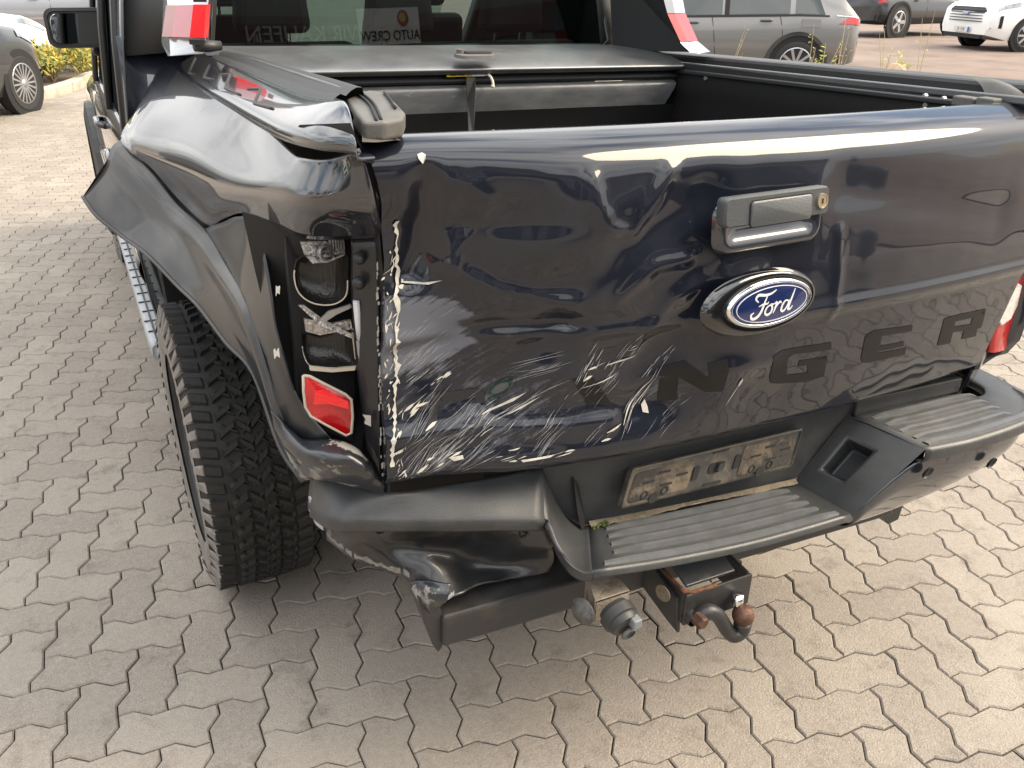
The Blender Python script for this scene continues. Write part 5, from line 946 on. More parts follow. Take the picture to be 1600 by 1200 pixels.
grid('parcel_shelf', [[(-.72, 1.52, 1.30), (.72, 1.52, 1.28)], [(-.72, 1.72, 1.30), (.72, 1.72, 1.28)]], SEAT, truck, 1, 1)
def seat(x, y, w, ztop, head, zs):
    s_ = B(); s_.hexa([(x - w / 2, y - .02, .75), (x + w / 2, y - .02, .75), (x + w / 2, y + .14, .75), (x - w / 2, y + .14, .75), (x - w / 2 + .03, y - .16, ztop), (x + w / 2 - .03, y - .16, ztop), (x + w / 2 - .03, y - .06, ztop), (x - w / 2 + .03, y - .06, ztop)])
    so_ = s_.build('seat', SEAT, truck, bev=.035, seg=3)
    for hx in head:
        B().hexa([(hx - .12, y - .20, ztop + .03), (hx + .12, y - .20, ztop + .03), (hx + .12, y - .10, ztop + .03), (hx - .12, y - .10, ztop + .03), (hx - .10, y - .21, zs), (hx + .10, y - .21, zs), (hx + .10, y - .12, zs), (hx - .10, y - .12, zs)]).build('headrest', SEAT, so_, bev=.03, seg=3)
        B().tube([(hx - .05, y - .13, ztop), (hx - .05, y - .14, ztop + .05)], .006, 6).tube([(hx + .05, y - .13, ztop), (hx + .05, y - .14, ztop + .05)], .006, 6).build('headrest_post', CHROME, so_)
seat(-.40, 1.98, .62, 1.37, (-.40,), 1.60); seat(.36, 1.98, .80, 1.36, (.02, .44), 1.56)
seat(-.38, 2.75, .50, 1.42, (-.38,), 1.66); seat(.38, 2.75, .50, 1.42, (.38,), 1.66)
wall('dashboard', [[(-.74, 3.15, 1.10), (.74, 3.15, 1.08)], [(-.74, 3.35, 1.16), (.74, 3.35, 1.14)], [(-.74, 3.1, .7), (.74, 3.1, .7)]], SEAT, 1, 2)
B().lathe([(.185, -.012), (.20, 0), (.185, .012), (.17, 0)], (-.38, 2.98, 1.16), (0, -1, .45), 24, True).build('steering_wheel', SEAT, truck, True)
grid('cabin_floor', [[(-.84, 1.56, .5), (.84, 1.56, .5)], [(-.84, 3.5, .5), (.84, 3.5, .5)]], DARK, truck, 1, 1)
# left door mirror
mb = [(-1.045, 2.86, 1.310), (-.84, 2.84, 1.300)]
MF = gate_frame(((-.935), 2.84, 1.368), (0, .06, 1), (1, -.10, -.01))
mirror = loft('door_mirror', MF, [(rrect(.12, .08, .03, 5), -.11), (rrect(.20, .130, .045, 5), -.075), (rrect(.222, .146, .036, 5), -.01), (rrect(.220, .143, .034, 5), .004), (rrect(.196, .120, .028, 5), .006), (rrect(.192, .116, .027, 5), .000)], PLASTIC2, truck, auto=50); mirror['label'] = 'black left door mirror'
MG = gate_frame(MF(-.004, -.002, -.001), (0, .03, 1), (1, .05, 0))
loft('mirror_glass', MG, [(rrect(.172, .108, .030, 5), .0005), (rrect(.170, .106, .030, 5), .0025)], M('mirror_silvering', (.52, .54, .55), .015, 1), mirror)
B().hexa([(-.90, 2.86, 1.27), (-.84, 2.88, 1.24), (-.84, 2.96, 1.24), (-.90, 2.94, 1.27), (-.86, 2.86, 1.36), (-.82, 2.88, 1.32), (-.82, 2.96, 1.32), (-.86, 2.94, 1.36)]).build('mirror_arm', PLASTIC2, mirror, bev=.015, seg=3)
# ---- wheels
def wheel(x, y, sx, name='wheel', R=.40, W=.262, treads=True):
    w = bpy.data.objects.new(name, None); w.location = (x, y, R); w.empty_display_size = .1; link(w, truck)
    pr = [(.232, -.10), (.245, -.118), (.30, -.131), (.345, -.130), (.372, -.122), (R - .012, -.108), (R - .010, -.05), (R - .010, .05), (R - .012, .108), (.372, .122), (.345, .130), (.30, .131), (.245, .118), (.232, .10)]
    t = B().lathe(pr, (0, 0, 0), (1, 0, 0), 72).build('tyre', RUBBER, w, auto=50)
    if treads:
        b = B(); sl = B(); n = 56; r = random.Random(1)
        def blk(a0, a1, x0, x1, h=R, skew=.0, inner=R - .011):
            P = lambda a, xx, rr: (xx, -rr * math.cos(a), rr * math.sin(a))
            g = .006 / R
            b.hexa([P(a0, x0, inner), P(a0 + skew, x1, inner), P(a1 + skew, x1, inner), P(a1, x0, inner), P(a0 + g, x0 + .002, h), P(a0 + g + skew, x1 - .002, h), P(a1 - g + skew, x1 - .002, h), P(a1 - g, x0 + .002, h)])
        st = 2 * math.pi / n
        for k in range(n):
            a = k * st; d = st * .86
            for c, (x0, x1, off, sk) in enumerate(((-.068, -.030, 0, .05), (-.026, .004, .5, -.06), (-.002 + .008, .034, .2, .06), (.038, .072, .7, -.05))):
                a0 = a + off * st; blk(a0, a0 + d * .62, x0, x1, R, sk); blk(a0 + d * .62, a0 + d, x0 + .010, x1 + .006, R - .001, -sk)
            for s_ in (-1, 1):   # shoulder lugs wrapping onto the sidewall
                a0 = a + (.25 if s_ < 0 else .6) * st; ln = .020 if k % 2 else .012
                x0, x1 = s_ * .078, s_ * (.114 + .3 * ln)
                if x0 > x1: x0, x1 = x1, x0
                blk(a0, a0 + d * .80, x0, x1, R - .003, .03 * s_)
                P = lambda aa, xx, rr: (s_ * xx, -rr * math.cos(aa), rr * math.sin(aa))
                (sl if s_ == sx else b).hexa([P(a0, .108, R - .012), P(a0, .124, R - .030), P(a0 + d * .7, .124, R - .030), P(a0 + d * .7, .108, R - .012), P(a0 + .01, .120, R - .004), P(a0 + .01, .137, .362 - ln), P(a0 + d * .7 - .01, .137, .362 - ln), P(a0 + d * .7 - .01, .120, R - .004)])
        o = b.build('tread_blocks', RUBBER, t); o['kind'] = 'stuff'; o = sl.build('shoulder_blocks', SIDEWALL, t); o['kind'] = 'stuff'
        sb_ = B(); sb_.lathe([(.262, sx * .1275), (.30, sx * .1335), (.335, sx * .1335), (.342, sx * .132)], (0, 0, 0), (1, 0, 0), 72).build('sidewall_band', SIDEWALL, t, True)
    rim = B().lathe([(.05, sx * .09), (.12, sx * .085), (.19, sx * .06), (.215, sx * .09), (.236, sx * .112), (.240, sx * .10), (.225, sx * .02), (.225, -.10)], (0, 0, 0), (1, 0, 0), 48)
    ro = rim.build('rim', PLASTIC2, w, auto=40)
    for k in range(6):
        a = k * math.pi / 3; rot = Matrix.Rotation(a, 3, 'X')
        B().box(rot @ Vector((sx * .095, .125, 0)), (.025, .19, .05), rot).build('rim_spoke', SILVER, ro, bev=.006)
    B().lathe([(0, sx * .108), (.05, sx * .104), (.06, sx * .08)], (0, 0, 0), (1, 0, 0), 20).build('hub_cap', PLASTIC2, ro, True)
    return w
w1 = wheel(-.782, 1.09, -1); w1['label'] = 'left rear wheel with a knobbly all terrain tyre'; w1.rotation_euler = (.4, 0, math.radians(.4))
w2 = wheel(-.790, 4.31, -1); wheel(.790, 1.09, 1, treads=False); wheel(.790, 4.31, 1, treads=False)
# underbody, arch liner, exhaust side
B().box((0, 2.7, .60), (1.10, 4.6, .22)).build('underbody', DARK, truck)
B().box((0, .97, .40), (1.30, .12, .12)).build('rear_axle', DARK, truck, bev=.03)
grid('arch_liner', [[(-.60, .30, .62), (-.60, .45, .95), (-.60, 1.0, 1.08), (-.60, 1.5, .95), (-.60, 1.56, .45)], [(-.72, .27, .70), (-.72, .45, 1.0), (-.74, 1.0, 1.12), (-.74, 1.48, 1.0), (-.74, 1.54, .45)], [(-.78, .25, .76), (-.82, .45, .96), (-.88, .95, 1.04), (-.87, 1.46, .98), (-.86, 1.52, .45)]], DARK, truck, 3, 4)
grid('arch_inner', [[(-.60, .5, .45), (-.60, 1.56, .45)], [(-.60, .3, 1.08), (-.60, 1.56, 1.08)]], DARK, truck, 1, 1)
grid('rear_corner_liner', [[(-.66, .17, .60), (-.62, .3, .60)], [(-.70, .14, .70), (-.62, .35, .70)], [(-.66, .16, .9), (-.6, .35, .9)]], DARK, truck, 1, 1)
# side steps
def side_step(sx):
    pr = []
    X0, X1 = .838, .930
    rows = []
    for y, ins in ((1.56, .05), (1.60, .012), (1.66, 0), (2.3, 0), (2.9, 0), (3.12, 0), (3.18, .012), (3.22, .05)):
        a, c = X0, X1 - ins
        rows.append([(sx * a, y, .495), (sx * (a + .01), y, .508), (sx * (c - .02), y, .510), (sx * (c - .004), y, .505), (sx * c, y, .49), (sx * (c - .006), y, .46), (sx * (a + .02), y, .45)])
    o = grid('side_step', rows, STEPSILVER, truck, 3, 3)
    for f in (.30, .52, .74):
        x = X0 + (X1 - X0) * f; B().box((sx * x, 2.4, .511), (.006, 1.5, .004)).build('step_groove', PLASTIC2, o)
    for k in range(15):
        y = 1.72 + k * .10; B().box((sx * (X0 + .052 + .003 * (k % 2)), y, .5115), (.07, .006, .004)).build('step_tread', PLASTIC2, o)
    for y in (1.75, 2.4, 3.05): B().box((sx * .75, y, .47), (.2, .05, .03)).build('step_bracket', DARK, o)
    return o
side_step(-1); side_step(1)

# ---------------------------------------------------------------- parked cars
TYRE2 = M('car_tyre', (.022, .022, .022), .8)
ARCHBLK = M('arch_black', (.012, .012, .013), .8)
CARGLASS = M('car_glass', (.020, .030, .030), .04, 0, 0, spec=.8)
LIGHTGLASS = M('bright_car_glass', (.25, .38, .36), .06, 0, 0, spec=.8)
HEADL = M('headlamp_glass', (.30, .33, .36), .08, .3, 1, var=.5, vscale=9)
def lut(tab, x):
    return lerp_tab(tab, x)
def make_car(name, label, loc, heading, paint, L=4.5, W=1.85, H=1.65, axles=(.85, 3.55), R=.34, belt=None, roof=None, half=None, under=.24, rim=SILVER, spokes=10, group=None, doors=(), glass=None, win=None, wedge=None, cladding=False):
    """x runs from the rear bumper (0) to the front (L), y to the car's left"""
    root = empty(name, label, 'car' if 'van' not in name else 'van', loc, 0, group); root.rotation_euler = (0, 0, math.atan2(heading[1], heading[0]))
    belt = belt or [(0, .98), (.1, 1.02), (.9, 1.03), (2.4, .99), (3.2, .98), (3.9, .90), (4.35, .76), (4.5, .62)]
    roof = roof or [(0, .99), (.12, 1.10), (.35, 1.38), (.75, 1.58), (1.5, 1.65), (2.2, 1.63), (2.7, 1.50), (3.35, 1.03), (3.9, .95), (4.35, .80), (4.5, .64)]
    half = half or [(0, .74), (.06, .84), (.3, .90), (1.0, .925), (3.5, .925), (4.1, .88), (4.35, .78), (4.5, .62)]
    belt, roof, half = [[(a / 4.5 * L, b_) for a, b_ in t] for t in (belt, roof, half)]
    sw = W / 1.85
    def sec(x):
        w, zb, zr_ = lut(half, x) * sw, lut(belt, x), lut(roof, x); zr_ = max(zr_, zb + .012); t = min(1, (zr_ - zb) / .45); wr = w * (.93 - .20 * t); ub = under + .12 * (1 - min(1, min(x, L - x) / .5))
        return [(w * .55, ub), (w * .93, ub + .02), (w * .985, ub + .16), (w, zb * .62), (w * .985, zb * .86), (w * .95, zb), ((w * .95 + wr) / 2, (zb + zr_) / 2), (wr, zr_ - .035 * t), (wr * .80, zr_ + .012 * t), (0, zr_ + .03 * t + .01)]
    n = 46; xs = [L * (.5 - .5 * math.cos(math.pi * i / n)) * .55 + L * i / n * .45 for i in range(n + 1)]
    vs, fs = [], []
    K = 19
    for x in xs:
        s_ = sec(x); vs += [(x, y, z) for y, z in s_] + [(x, -y, z) for y, z in s_[-2::-1]]
    fs = [(i * K + j, (i + 1) * K + j, (i + 1) * K + j + 1, i * K + j + 1) for i in range(n) for j in range(K - 1)]
    fs += [tuple(range(K)), tuple(range(n * K, n * K + K))[::-1]] + [(i * K, i * K + K - 1, (i + 1) * K + K - 1, (i + 1) * K) for i in range(n)]
    body = mesh('body', vs, fs, paint, root, True, auto=40); bm = bmesh.new(); bm.from_mesh(body.data); bmesh.ops.recalc_face_normals(bm, faces=bm.faces); bm.to_mesh(body.data); bm.free(); body.data.set_sharp_from_angle(angle=math.radians(38))
    def pt(x, r, side, off):
        s_ = sec(x); i = min(int(r), 8); f = r - i; y = s_[i][0] + (s_[i + 1][0] - s_[i][0]) * f; z = s_[i][1] + (s_[i + 1][1] - s_[i][1]) * f
        dy, dz = s_[i + 1][0] - s_[i][0], s_[i + 1][1] - s_[i][1]; l = math.hypot(dy, dz) or 1
        return (x, side * (y + off * dz / l), z - off * dy / l)
    def patch(nm, x0, x1, r0, r1, side, mat, off=.006, parent=root, slope=(0, 0), nx=6, nr=3, t=0):
        rows = [[pt(x0 + (x1 - x0) * i / nx + (slope[0] if i == 0 else slope[1] if i == nx else (slope[0] + (slope[1] - slope[0]) * i / nx)) * j / nr, r0 + (r1 - r0) * j / nr, side, off) for j in range(nr + 1)] for i in range(nx + 1)]
        return mesh(nm, [p for q in rows for p in q], [(i * (nr + 1) + j, i * (nr + 1) + j + 1, (i + 1) * (nr + 1) + j + 1, (i + 1) * (nr + 1) + j) for i in range(nx) for j in range(nr)], mat, parent, True)
    def across(nm, x0, x1, k, mat, off=.006, parent=root):
        rows = []
        for i in range(7):
            x = x0 + (x1 - x0) * i / 6; s_ = sec(x); rows.append([(x, f * s_[7][0] * k, s_[7][1] + off + (s_[9][1] - s_[7][1]) * (1 - f * f)) for f in (-1, -.5, 0, .5, 1)])
        return mesh(nm, [p for q in rows for p in q], [(i * 5 + j, i * 5 + j + 1, (i + 1) * 5 + j + 1, (i + 1) * 5 + j) for i in range(6) for j in range(4)], mat, parent, True)
    gl = glass or CARGLASS
    for side in (1, -1):
        for x0, x1, s0, s1 in (win or ((.55, .98, .2, 0), (1.06, 1.95, 0, 0), (2.03, 3.05, 0, -.42))):
            patch('side_window', x0 * L / 4.5, x1 * L / 4.5, 5.12, 6.92, side, gl, .006, root, (s0, s1))
        for a in axles:
            w_ = lut(half, a) * sw
            B().lathe([(0, side * .006), (R * 1.17, side * .006), (R * 1.17, -.1 * side)], (a, side * w_, R), (0, 1, 0), 28).build('wheel_arch', ARCHBLK, root)
            if cladding: B().lathe([(R * 1.17, side * .004), (R * 1.17, side * .018), (R * 1.32, side * .018), (R * 1.33, 0)], (a, side * w_, R), (0, 1, 0), 32).build('arch_trim', cladding, root)
            wh = bpy.data.objects.new('wheel', None); wh.location = (a, side * (w_ - .10), R); link(wh, root)
            B().lathe([(R * .66, -.1), (R * .9, -.11), (R, -.08), (R, .08), (R * .9, .115), (R * .68, .108)], (0, 0, 0), (0, side, 0), 32).build('tyre', TYRE2, wh, auto=50)
            ro = B().lathe([(R * .05, .095), (R * .3, .085), (R * .55, .075), (R * .62, .10), (R * .69, .108), (R * .68, .07), (R * .64, .0), (0, 0)], (0, 0, 0), (0, side, 0), 32).build('rim', ARCHBLK, wh, auto=40)
            for k in range(spokes):
                rot = Matrix.Rotation(2 * math.pi * k / spokes, 3, 'Y'); B().box(rot @ Vector((R * .36, side * .098, 0)), (R * .58, .02, R * (1.1 / spokes)), rot).build('rim_spoke', rim, ro)
            B().lathe([(R * .62, .100), (R * .70, .112), (R * .70, .100)], (0, 0, 0), (0, side, 0), 32).build('rim_edge', rim, ro, True)
            B().lathe([(0, .115), (R * .14, .112), (R * .16, .09)], (0, 0, 0), (0, side, 0), 14).build('hub_cap', rim, ro, True)
    across('windscreen', 2.74 * L / 4.5, 3.30 * L / 4.5, .94, gl); across('rear_window', .16 * L / 4.5, .62 * L / 4.5, .9, gl)
    return root, patch, pt, sec, across
METGREY = M('metallic_grey_paint', (.20, .197, .193), .38, .45, 1, coat_ior=1.5)
DKGREY = M('dark_grey_paint', (.040, .043, .047), .32, .4, 1)
WHITEP = M('white_car_paint', (.80, .80, .79), .3, 0, 1)
SILVERP = M('silver_blue_paint', (.30, .31, .34), .32, .5, 1)
CREAMP = M('warm_white_paint', (.82, .80, .72), .3, 0, 1)
def handle(pt, x, r, side, parent, mat):
    p, q = Vector(pt(x - .09, r, side, .018)), Vector(pt(x + .09, r, side, .018)); b = B(); b.tube([p, p.lerp(q, .15) + Vector((0, side * .012, 0)), p.lerp(q, .85) + Vector((0, side * .012, 0)), q], [.010, .016, .016, .010], 8); return b.build('door_handle', mat, parent, True)
def seam(patch, pt, x, side, root, s=0):
    b = B(); b.tube([pt(x + s * (r - 2) / 3, r, side, .002) for r in (1.6, 2.5, 3.5, 4.5, 5.0)], .005, 5); b.build('door_seam', ARCHBLK, root)
def door_mirror(pt, x, side, root, mat):
    p = Vector(pt(x, 5.15, side, .11)); B().lathe([(0, -.06), (.06, -.05), (.085, .0), (.075, .05), (0, .06)], p + Vector((0, 0, .06)), (1, 0, 0), 14).build('door_mirror', mat, root, True)

# grey SUV beyond the right rail: its left side faces the camera, tail to the right
rear = Vector((9.13, 9.14, 0)); hd = Vector((-.86, .51, 0)).normalized()
lft = Vector((-hd.y, hd.x, 0))
gs, patch, pt, sec, across = make_car('estate_car', 'grey family car parked side on behind the right bed rail', rear - hd * .70 - lft * .90, hd, METGREY, 4.6, 1.88, 1.66, (.92, 3.63), .355, cladding=DKGREY, spokes=10, under=.26)
for side in (1, -1):
    patch('tail_lamp', .015, .36, 4.35, 5.02, side, M('car_red_lens', (.45, .012, .018), .15, 0, 1), .010, gs, (.0, -.16)); patch('lamp_cover_strip', .0, .40, 5.04, 5.14, side, SILVER, .012, gs)
    handle(pt, 1.42, 4.62, side, gs, DKGREY); handle(pt, 2.50, 4.50, side, gs, DKGREY); seam(patch, pt, 2.12, side, gs, .1); seam(patch, pt, 1.10, side, gs, .12); door_mirror(pt, 3.2, side, gs, METGREY)
    patch('fuel_flap', .62, .90, 4.0, 4.75, side, M('flap_grey', (.14, .138, .136), .36, .55, 1), .006, gs)
    patch('sill_cladding', .25, 4.3, 1.0, 2.1, side, ARCHBLK, .010, gs)
patch('window_trim', .5, 3.2, 5.0, 5.10, 1, ARCHBLK, .008, gs, (0, 0), 12); patch('window_pillar', 1.97, 2.04, 5.1, 6.95, 1, ARCHBLK, .009, gs)

# dark SUV further off
hd = Vector((.985, .10, 0)).normalized(); rgt = Vector((hd.y, -hd.x, 0))
ds, patch, pt, sec, across = make_car('off_road_car', 'dark grey off road car with five spoke wheels left of the white van', Vector((20.4, 17.4, 0)) - hd * .85 - rgt * .9, hd, DKGREY, 4.4, 1.9, 1.75, (.85, 3.5), .41, cladding=ARCHBLK, spokes=5, under=.32)
for side in (1, -1):
    patch('tail_lamp', .02, .2, 4.3, 5.0, side, REDLENS, .012, ds); patch('bumper_cladding', .0, .5, 1.0, 2.6, side, ARCHBLK, .012, ds); patch('sill_cladding', .5, 4.2, 1.0, 2.2, side, ARCHBLK, .012, ds); seam(patch, pt, 2.05, side, ds); handle(pt, 1.5, 4.6, side, ds, ARCHBLK)

# white van, front to the left
hd = Vector((-.95, .31, 0)).normalized(); lft = Vector((-hd.y, hd.x, 0)); ax = (Vector((20.0, 14.61, 0)) + Vector((19.43, 12.81, 0))) / 2
VL = 5.0
vb = [(0, 1.15), (2.9, 1.15), (3.3, 1.12), (3.9, 1.05), (4.3, .98), (4.46, .86), (4.5, .74)]
vr = [(0, 1.94), (.2, 1.98), (2.6, 1.97), (2.85, 1.90), (3.7, 1.16), (4.0, 1.10), (4.3, 1.02), (4.46, .90), (4.5, .78)]
vh = [(0, .90), (.1, .94), (3.9, .94), (4.25, .93), (4.42, .90), (4.48, .86), (4.5, .82)]
van, patch, pt, sec, across = make_car('white_van', 'white van facing left at the top right corner', ax - hd * 4.02, hd, WHITEP, VL, 1.99, 1.97, (.95, 4.02), .36, vb, vr, vh, .22, win=((2.2, 3.2, 0, -.4), (.4, 1.2, 0, 0), (1.3, 2.1, 0, 0)), spokes=8)
vf = lambda u, v, w: van_m @ Vector((VL + w, -u, v))
bpy.context.view_layer.update(); van_m = Matrix.Identity(4)
def van_obj(o): o.parent = van; return o
gp_ = [(-.52, .66), (.52, .66), (.62, .76), (.60, .95), (.50, 1.03), (-.50, 1.03), (-.60, .95), (-.62, .76)]
vf2 = lambda u, v, w: Vector((VL - .01 + w - .05 * (u / .7) ** 2 - .12 * max(0, v - .8), -u * 1.15, v - .08))
loft('grille', vf2, [(gp_, .0), (gp_, .03), ([(u * .97, .845 + (v - .845) * .94) for u, v in gp_], .035)], M('grille_black', (.02, .02, .022), .5), van)
for k in range(5):
    z = .72 + k * .062; loft('grille_slat', vf2, [([(-.56, z - .012), (0, z - .012), (.56, z - .012), (.56, z + .012), (0, z + .012), (-.56, z + .012)], .036), ([(-.55, z - .008), (0, z - .008), (.55, z - .008), (.55, z + .008), (0, z + .008), (-.55, z + .008)], .052)], M('grille_slat_grey', (.07, .07, .075), .4, .2), van)
em = [(.10 * math.cos(a * .3142), .89 + .042 * math.sin(a * .3142)) for a in range(20)]
loft('van_badge', vf2, [(em, .05), (em, .06), ([(u * .9, .89 + (v - .89) * .85) for u, v in em], .062)], M('badge_blue_grey', (.35, .38, .52), .3, .4), van)
loft('plate', vf2, [([(-.26, .47), (.26, .47), (.26, .585), (-.26, .585)], .05), ([(-.26, .47), (.26, .47), (.26, .585), (-.26, .585)], .065)], M('plate_white', (.62, .61, .58), .5), van)
loft('plate_band', vf2, [([(-.26, .472), (-.205, .472), (-.205, .583), (-.26, .583)], .066), ([(-.26, .472), (-.205, .472), (-.205, .583), (-.26, .583)], .068)], M('plate_blue', (.03, .10, .45), .5), van)
def text(name, body_, size, mat, mw, parent=None, ext=.004):
    c = bpy.data.curves.new(name, 'FONT'); c.body = body_; c.size = size; c.extrude = ext; c.align_x = 'CENTER'; c.align_y = 'CENTER'; c.materials.append(mat)
    o = bpy.data.objects.new(name, c); link(o); bpy.context.view_layer.update(); me = bpy.data.meshes.new_from_object(o.evaluated_get(bpy.context.evaluated_depsgraph_get())); bpy.data.objects.remove(o)
    o = bpy.data.objects.new(name, me); link(o, parent); o.matrix_local = mw; return o
text('plate_lettering', 'JX 538', .105, M('plate_ink', (.03, .03, .03), .6), Matrix(((0, 0, 1, VL + .045), (1, 0, 0, .03 * -1), (0, 1, 0, .447), (0, 0, 0, 1))), van)
loft('lower_intake', vf2, [([(-.62, .34), (.62, .34), (.68, .44), (-.68, .44)], .05), ([(-.60, .35), (.60, .35), (.66, .43), (-.66, .43)], .075)], ARCHBLK, van)
for side in (1, -1):
    patch('headlamp', 4.35, 4.86, 4.5, 5.6, side, HEADL, .010, van, (-.12, 0)); patch('air_curtain', 4.72, 4.80, 2.4, 3.7, side, ARCHBLK, .010, van); seam(patch, pt, 3.3, side, van); seam(patch, pt, 2.2, side, van); handle(pt, 2.45, 4.6, side, van, ARCHBLK); door_mirror(pt, 3.45, side, van, ARCHBLK)

# cars at the upper left
hd = Vector((.50, .866, 0)).normalized(); rgt = Vector((hd.y, -hd.x, 0)); fr = Vector((-1.46, 10.9, 0))
HL = 4.25
hb_ = [(0, .95), (.1, 1.0), (1.0, 1.0), (2.6, .97), (3.3, .95), (3.9, .88), (4.25, .74), (4.4, .64), (4.5, .55)]
hr = [(0, .97), (.1, 1.1), (.4, 1.34), (.9, 1.46), (1.6, 1.49), (2.2, 1.45), (2.7, 1.30), (3.4, .99), (3.9, .92), (4.25, .78), (4.4, .68), (4.5, .58)]
hc, patch, pt, sec, across = make_car('hatchback', 'dark grey hatchback with many spoked silver wheels at the left edge', fr - hd * 3.48 - rgt * .86, hd, DKGREY, HL, 1.8, 1.48, (.78, 3.48), .325, hb_, hr, None, .20, spokes=18)
for side in (1, -1):
    seam(patch, pt, 2.0, side, hc); seam(patch, pt, 2.95, side, hc); handle(pt, 2.2, 4.4, side, hc, DKGREY); patch('headlamp', 3.6, 4.05, 4.5, 5.3, side, HEADL, .01, hc); door_mirror(pt, 2.9, side, hc, DKGREY)
hd = Vector((.80, .60, 0)).normalized(); rgt = Vector((hd.y, -hd.x, 0))
wc, patch, pt, sec, across = make_car('white_car', 'cream white car behind the shrubs at the top left corner', Vector((-1.75, 14.0, 0)) - hd * 3.48 - rgt * .5, hd, CREAMP, 4.3, 1.8, 1.5, (.78, 3.48), .32, hb_, hr, None, .2, glass=LIGHTGLASS)
for side in (1, -1): seam(patch, pt, 2.0, side, wc); seam(patch, pt, 2.95, side, wc); door_mirror(pt, 2.85, side, wc, CREAMP); patch('headlamp', 3.6, 4.05, 4.5, 5.3, side, HEADL, .01, wc)
hd = Vector((-1, .03, 0)).normalized(); lft = Vector((-hd.y, hd.x, 0))
sc, patch, pt, sec, across = make_car('silver_car', 'silver blue car parked side on behind the door mirror', Vector((.13, 21, 0)) - hd * .85 - lft * .9, hd, SILVERP, 4.5, 1.85, 1.6, (.85, 3.55), .34)
for side in (1, -1):
    handle(pt, 1.2, 4.55, side, sc, SILVERP); handle(pt, 2.25, 4.5, side, sc, SILVERP); seam(patch, pt, 1.95, side, sc); seam(patch, pt, 3.0, side, sc); patch('side_moulding', 1.15, 3.0, 2.6, 2.8, side, CHROME, .01, sc)

# ---------------------------------------------------------------- kerb, shrubs, rock and dry stalks
STONE = M('kerb_stone', (.42, .38, .31), .9, var=.2, vscale=9, bump=.3, bscale=60, dirt=(.2, .18, .14), dscale=6, dlo=.5, dhi=.8)
kp = spline([(-5.5, 12.75, 0), (-3.4, 12.5, 0), (-1.9, 12.15, 0), (-1.25, 12.35, 0), (-.85, 13.2, 0), (-.45, 14.4, 0), (.6, 15.6, 0), (2.3, 15.9, 0)], 12)
acc = 0; start = kp[0]; seg_pts = [kp[0]]; kerbs = []
for a, c in zip(kp, kp[1:]):
    acc += (c - a).length; seg_pts.append(c)
    if acc > .95: kerbs.append(seg_pts); seg_pts = [c]; acc = 0
kerbs.append(seg_pts)
kerb = empty('kerb', None, None); kerb['kind'] = 'structure'; kerb['label'] = 'pale stone kerb round the shrub bed'
for sp in kerbs:
    if len(sp) < 2: continue
    b = B(); Lp = []; 
    rows = []
    for i, p in enumerate(sp):
        t = (sp[min(i + 1, len(sp) - 1)] - sp[max(0, i - 1)]).normalized(); nn = Vector((-t.y, t.x, 0)); q = p + t * (.006 if i == 0 else -.006 if i == len(sp) - 1 else 0)
        rows.append([q - nn * .0 + Vector((0, 0, -.06)), q + Vector((0, 0, .085)), q + nn * .02 + Vector((0, 0, .105)), q + nn * .13 + Vector((0, 0, .105)), q + nn * .15 + Vector((0, 0, -.06))])
    m = len(rows); vs = [p for r_ in rows for p in r_]; fs = [(i * 5 + j, i * 5 + j + 1, (i + 1) * 5 + j + 1, (i + 1) * 5 + j) for i in range(m - 1) for j in range(4)] + [(0, 1, 2, 3, 4), tuple(range((m - 1) * 5, m * 5))[::-1]]
    mesh('kerb_stone', vs, fs, STONE, kerb)
SOIL = M('bed_soil', (.09, .07, .05), .95, var=.4, vscale=20)
o = sheet('planting_bed', [(p.x, p.y) for p in kp] + [(2.3, 16.4), (-5.5, 16.4)], .05, SOIL, 'soil of the shrub bed')
LEAFY = M('yellow_green_leaves', (.42, .33, .05), .6, var=.35, vscale=3); LEAFG = M('green_leaves', (.15, .19, .04), .6, var=.35, vscale=3)
TWIG = M('dry_twig', (.22, .17, .10), .8)
def shrub(loc, rx, ry, h, n, seed, ymix, name='shrub', label=None, group=None):
    r = random.Random(seed); root = empty(name, label, 'shrub', loc, 0, group)
    bs = {0: B(), 1: B()}
    tw = B()
    for _ in range(16):
        a = r.uniform(0, 6.283); d = r.uniform(.2, .9); tw.tube([(0, 0, 0), (rx * d * .5 * math.cos(a), ry * d * .5 * math.sin(a), h * .55), (rx * d * math.cos(a), ry * d * math.sin(a), h * r.uniform(.7, 1.0))], [.012, .007, .003], 5)
    tw.build('stem', TWIG, root)
    cl = [(r.uniform(-1, 1) * .8, r.uniform(-1, 1) * .8, r.uniform(.25, 1), r.uniform(.18, .4)) for _ in range(16)]
    for _ in range(n):
        cx, cy, cz, cr_ = r.choice(cl); v = Vector((r.gauss(0, 1), r.gauss(0, 1), r.gauss(0, 1))).normalized() * (cr_ * r.random() ** .4)
        p = Vector(((cx + v.x) * rx, (cy + v.y) * ry, max(.02, (cz * .8 + v.z * .8) * h)))
        a = Vector((r.gauss(0, 1), r.gauss(0, 1), r.gauss(.4, 1))).normalized(); b_ = a.orthogonal().normalized(); s = r.uniform(.022, .05); k = 1 if r.random() < ymix * (.4 + .8 * cz) else 0
        bs[k].add([p, p + a * s + b_ * s * .35, p + a * s * 2, p + a * s - b_ * s * .35], [(0, 1, 2, 3)])
    for k, nm in ((0, 'green_foliage'), (1, 'yellow_foliage')):
        if bs[k].v: o = bs[k].build(nm, LEAFY if k else LEAFG, root); o['kind'] = 'stuff'
    return root
shrub((-1.15, 13.5, .05), .75, .6, .62, 3400, 1, .62, label='yellow green shrub next to the kerb bend under the door mirror', group='shrubs in the kerbed bed')
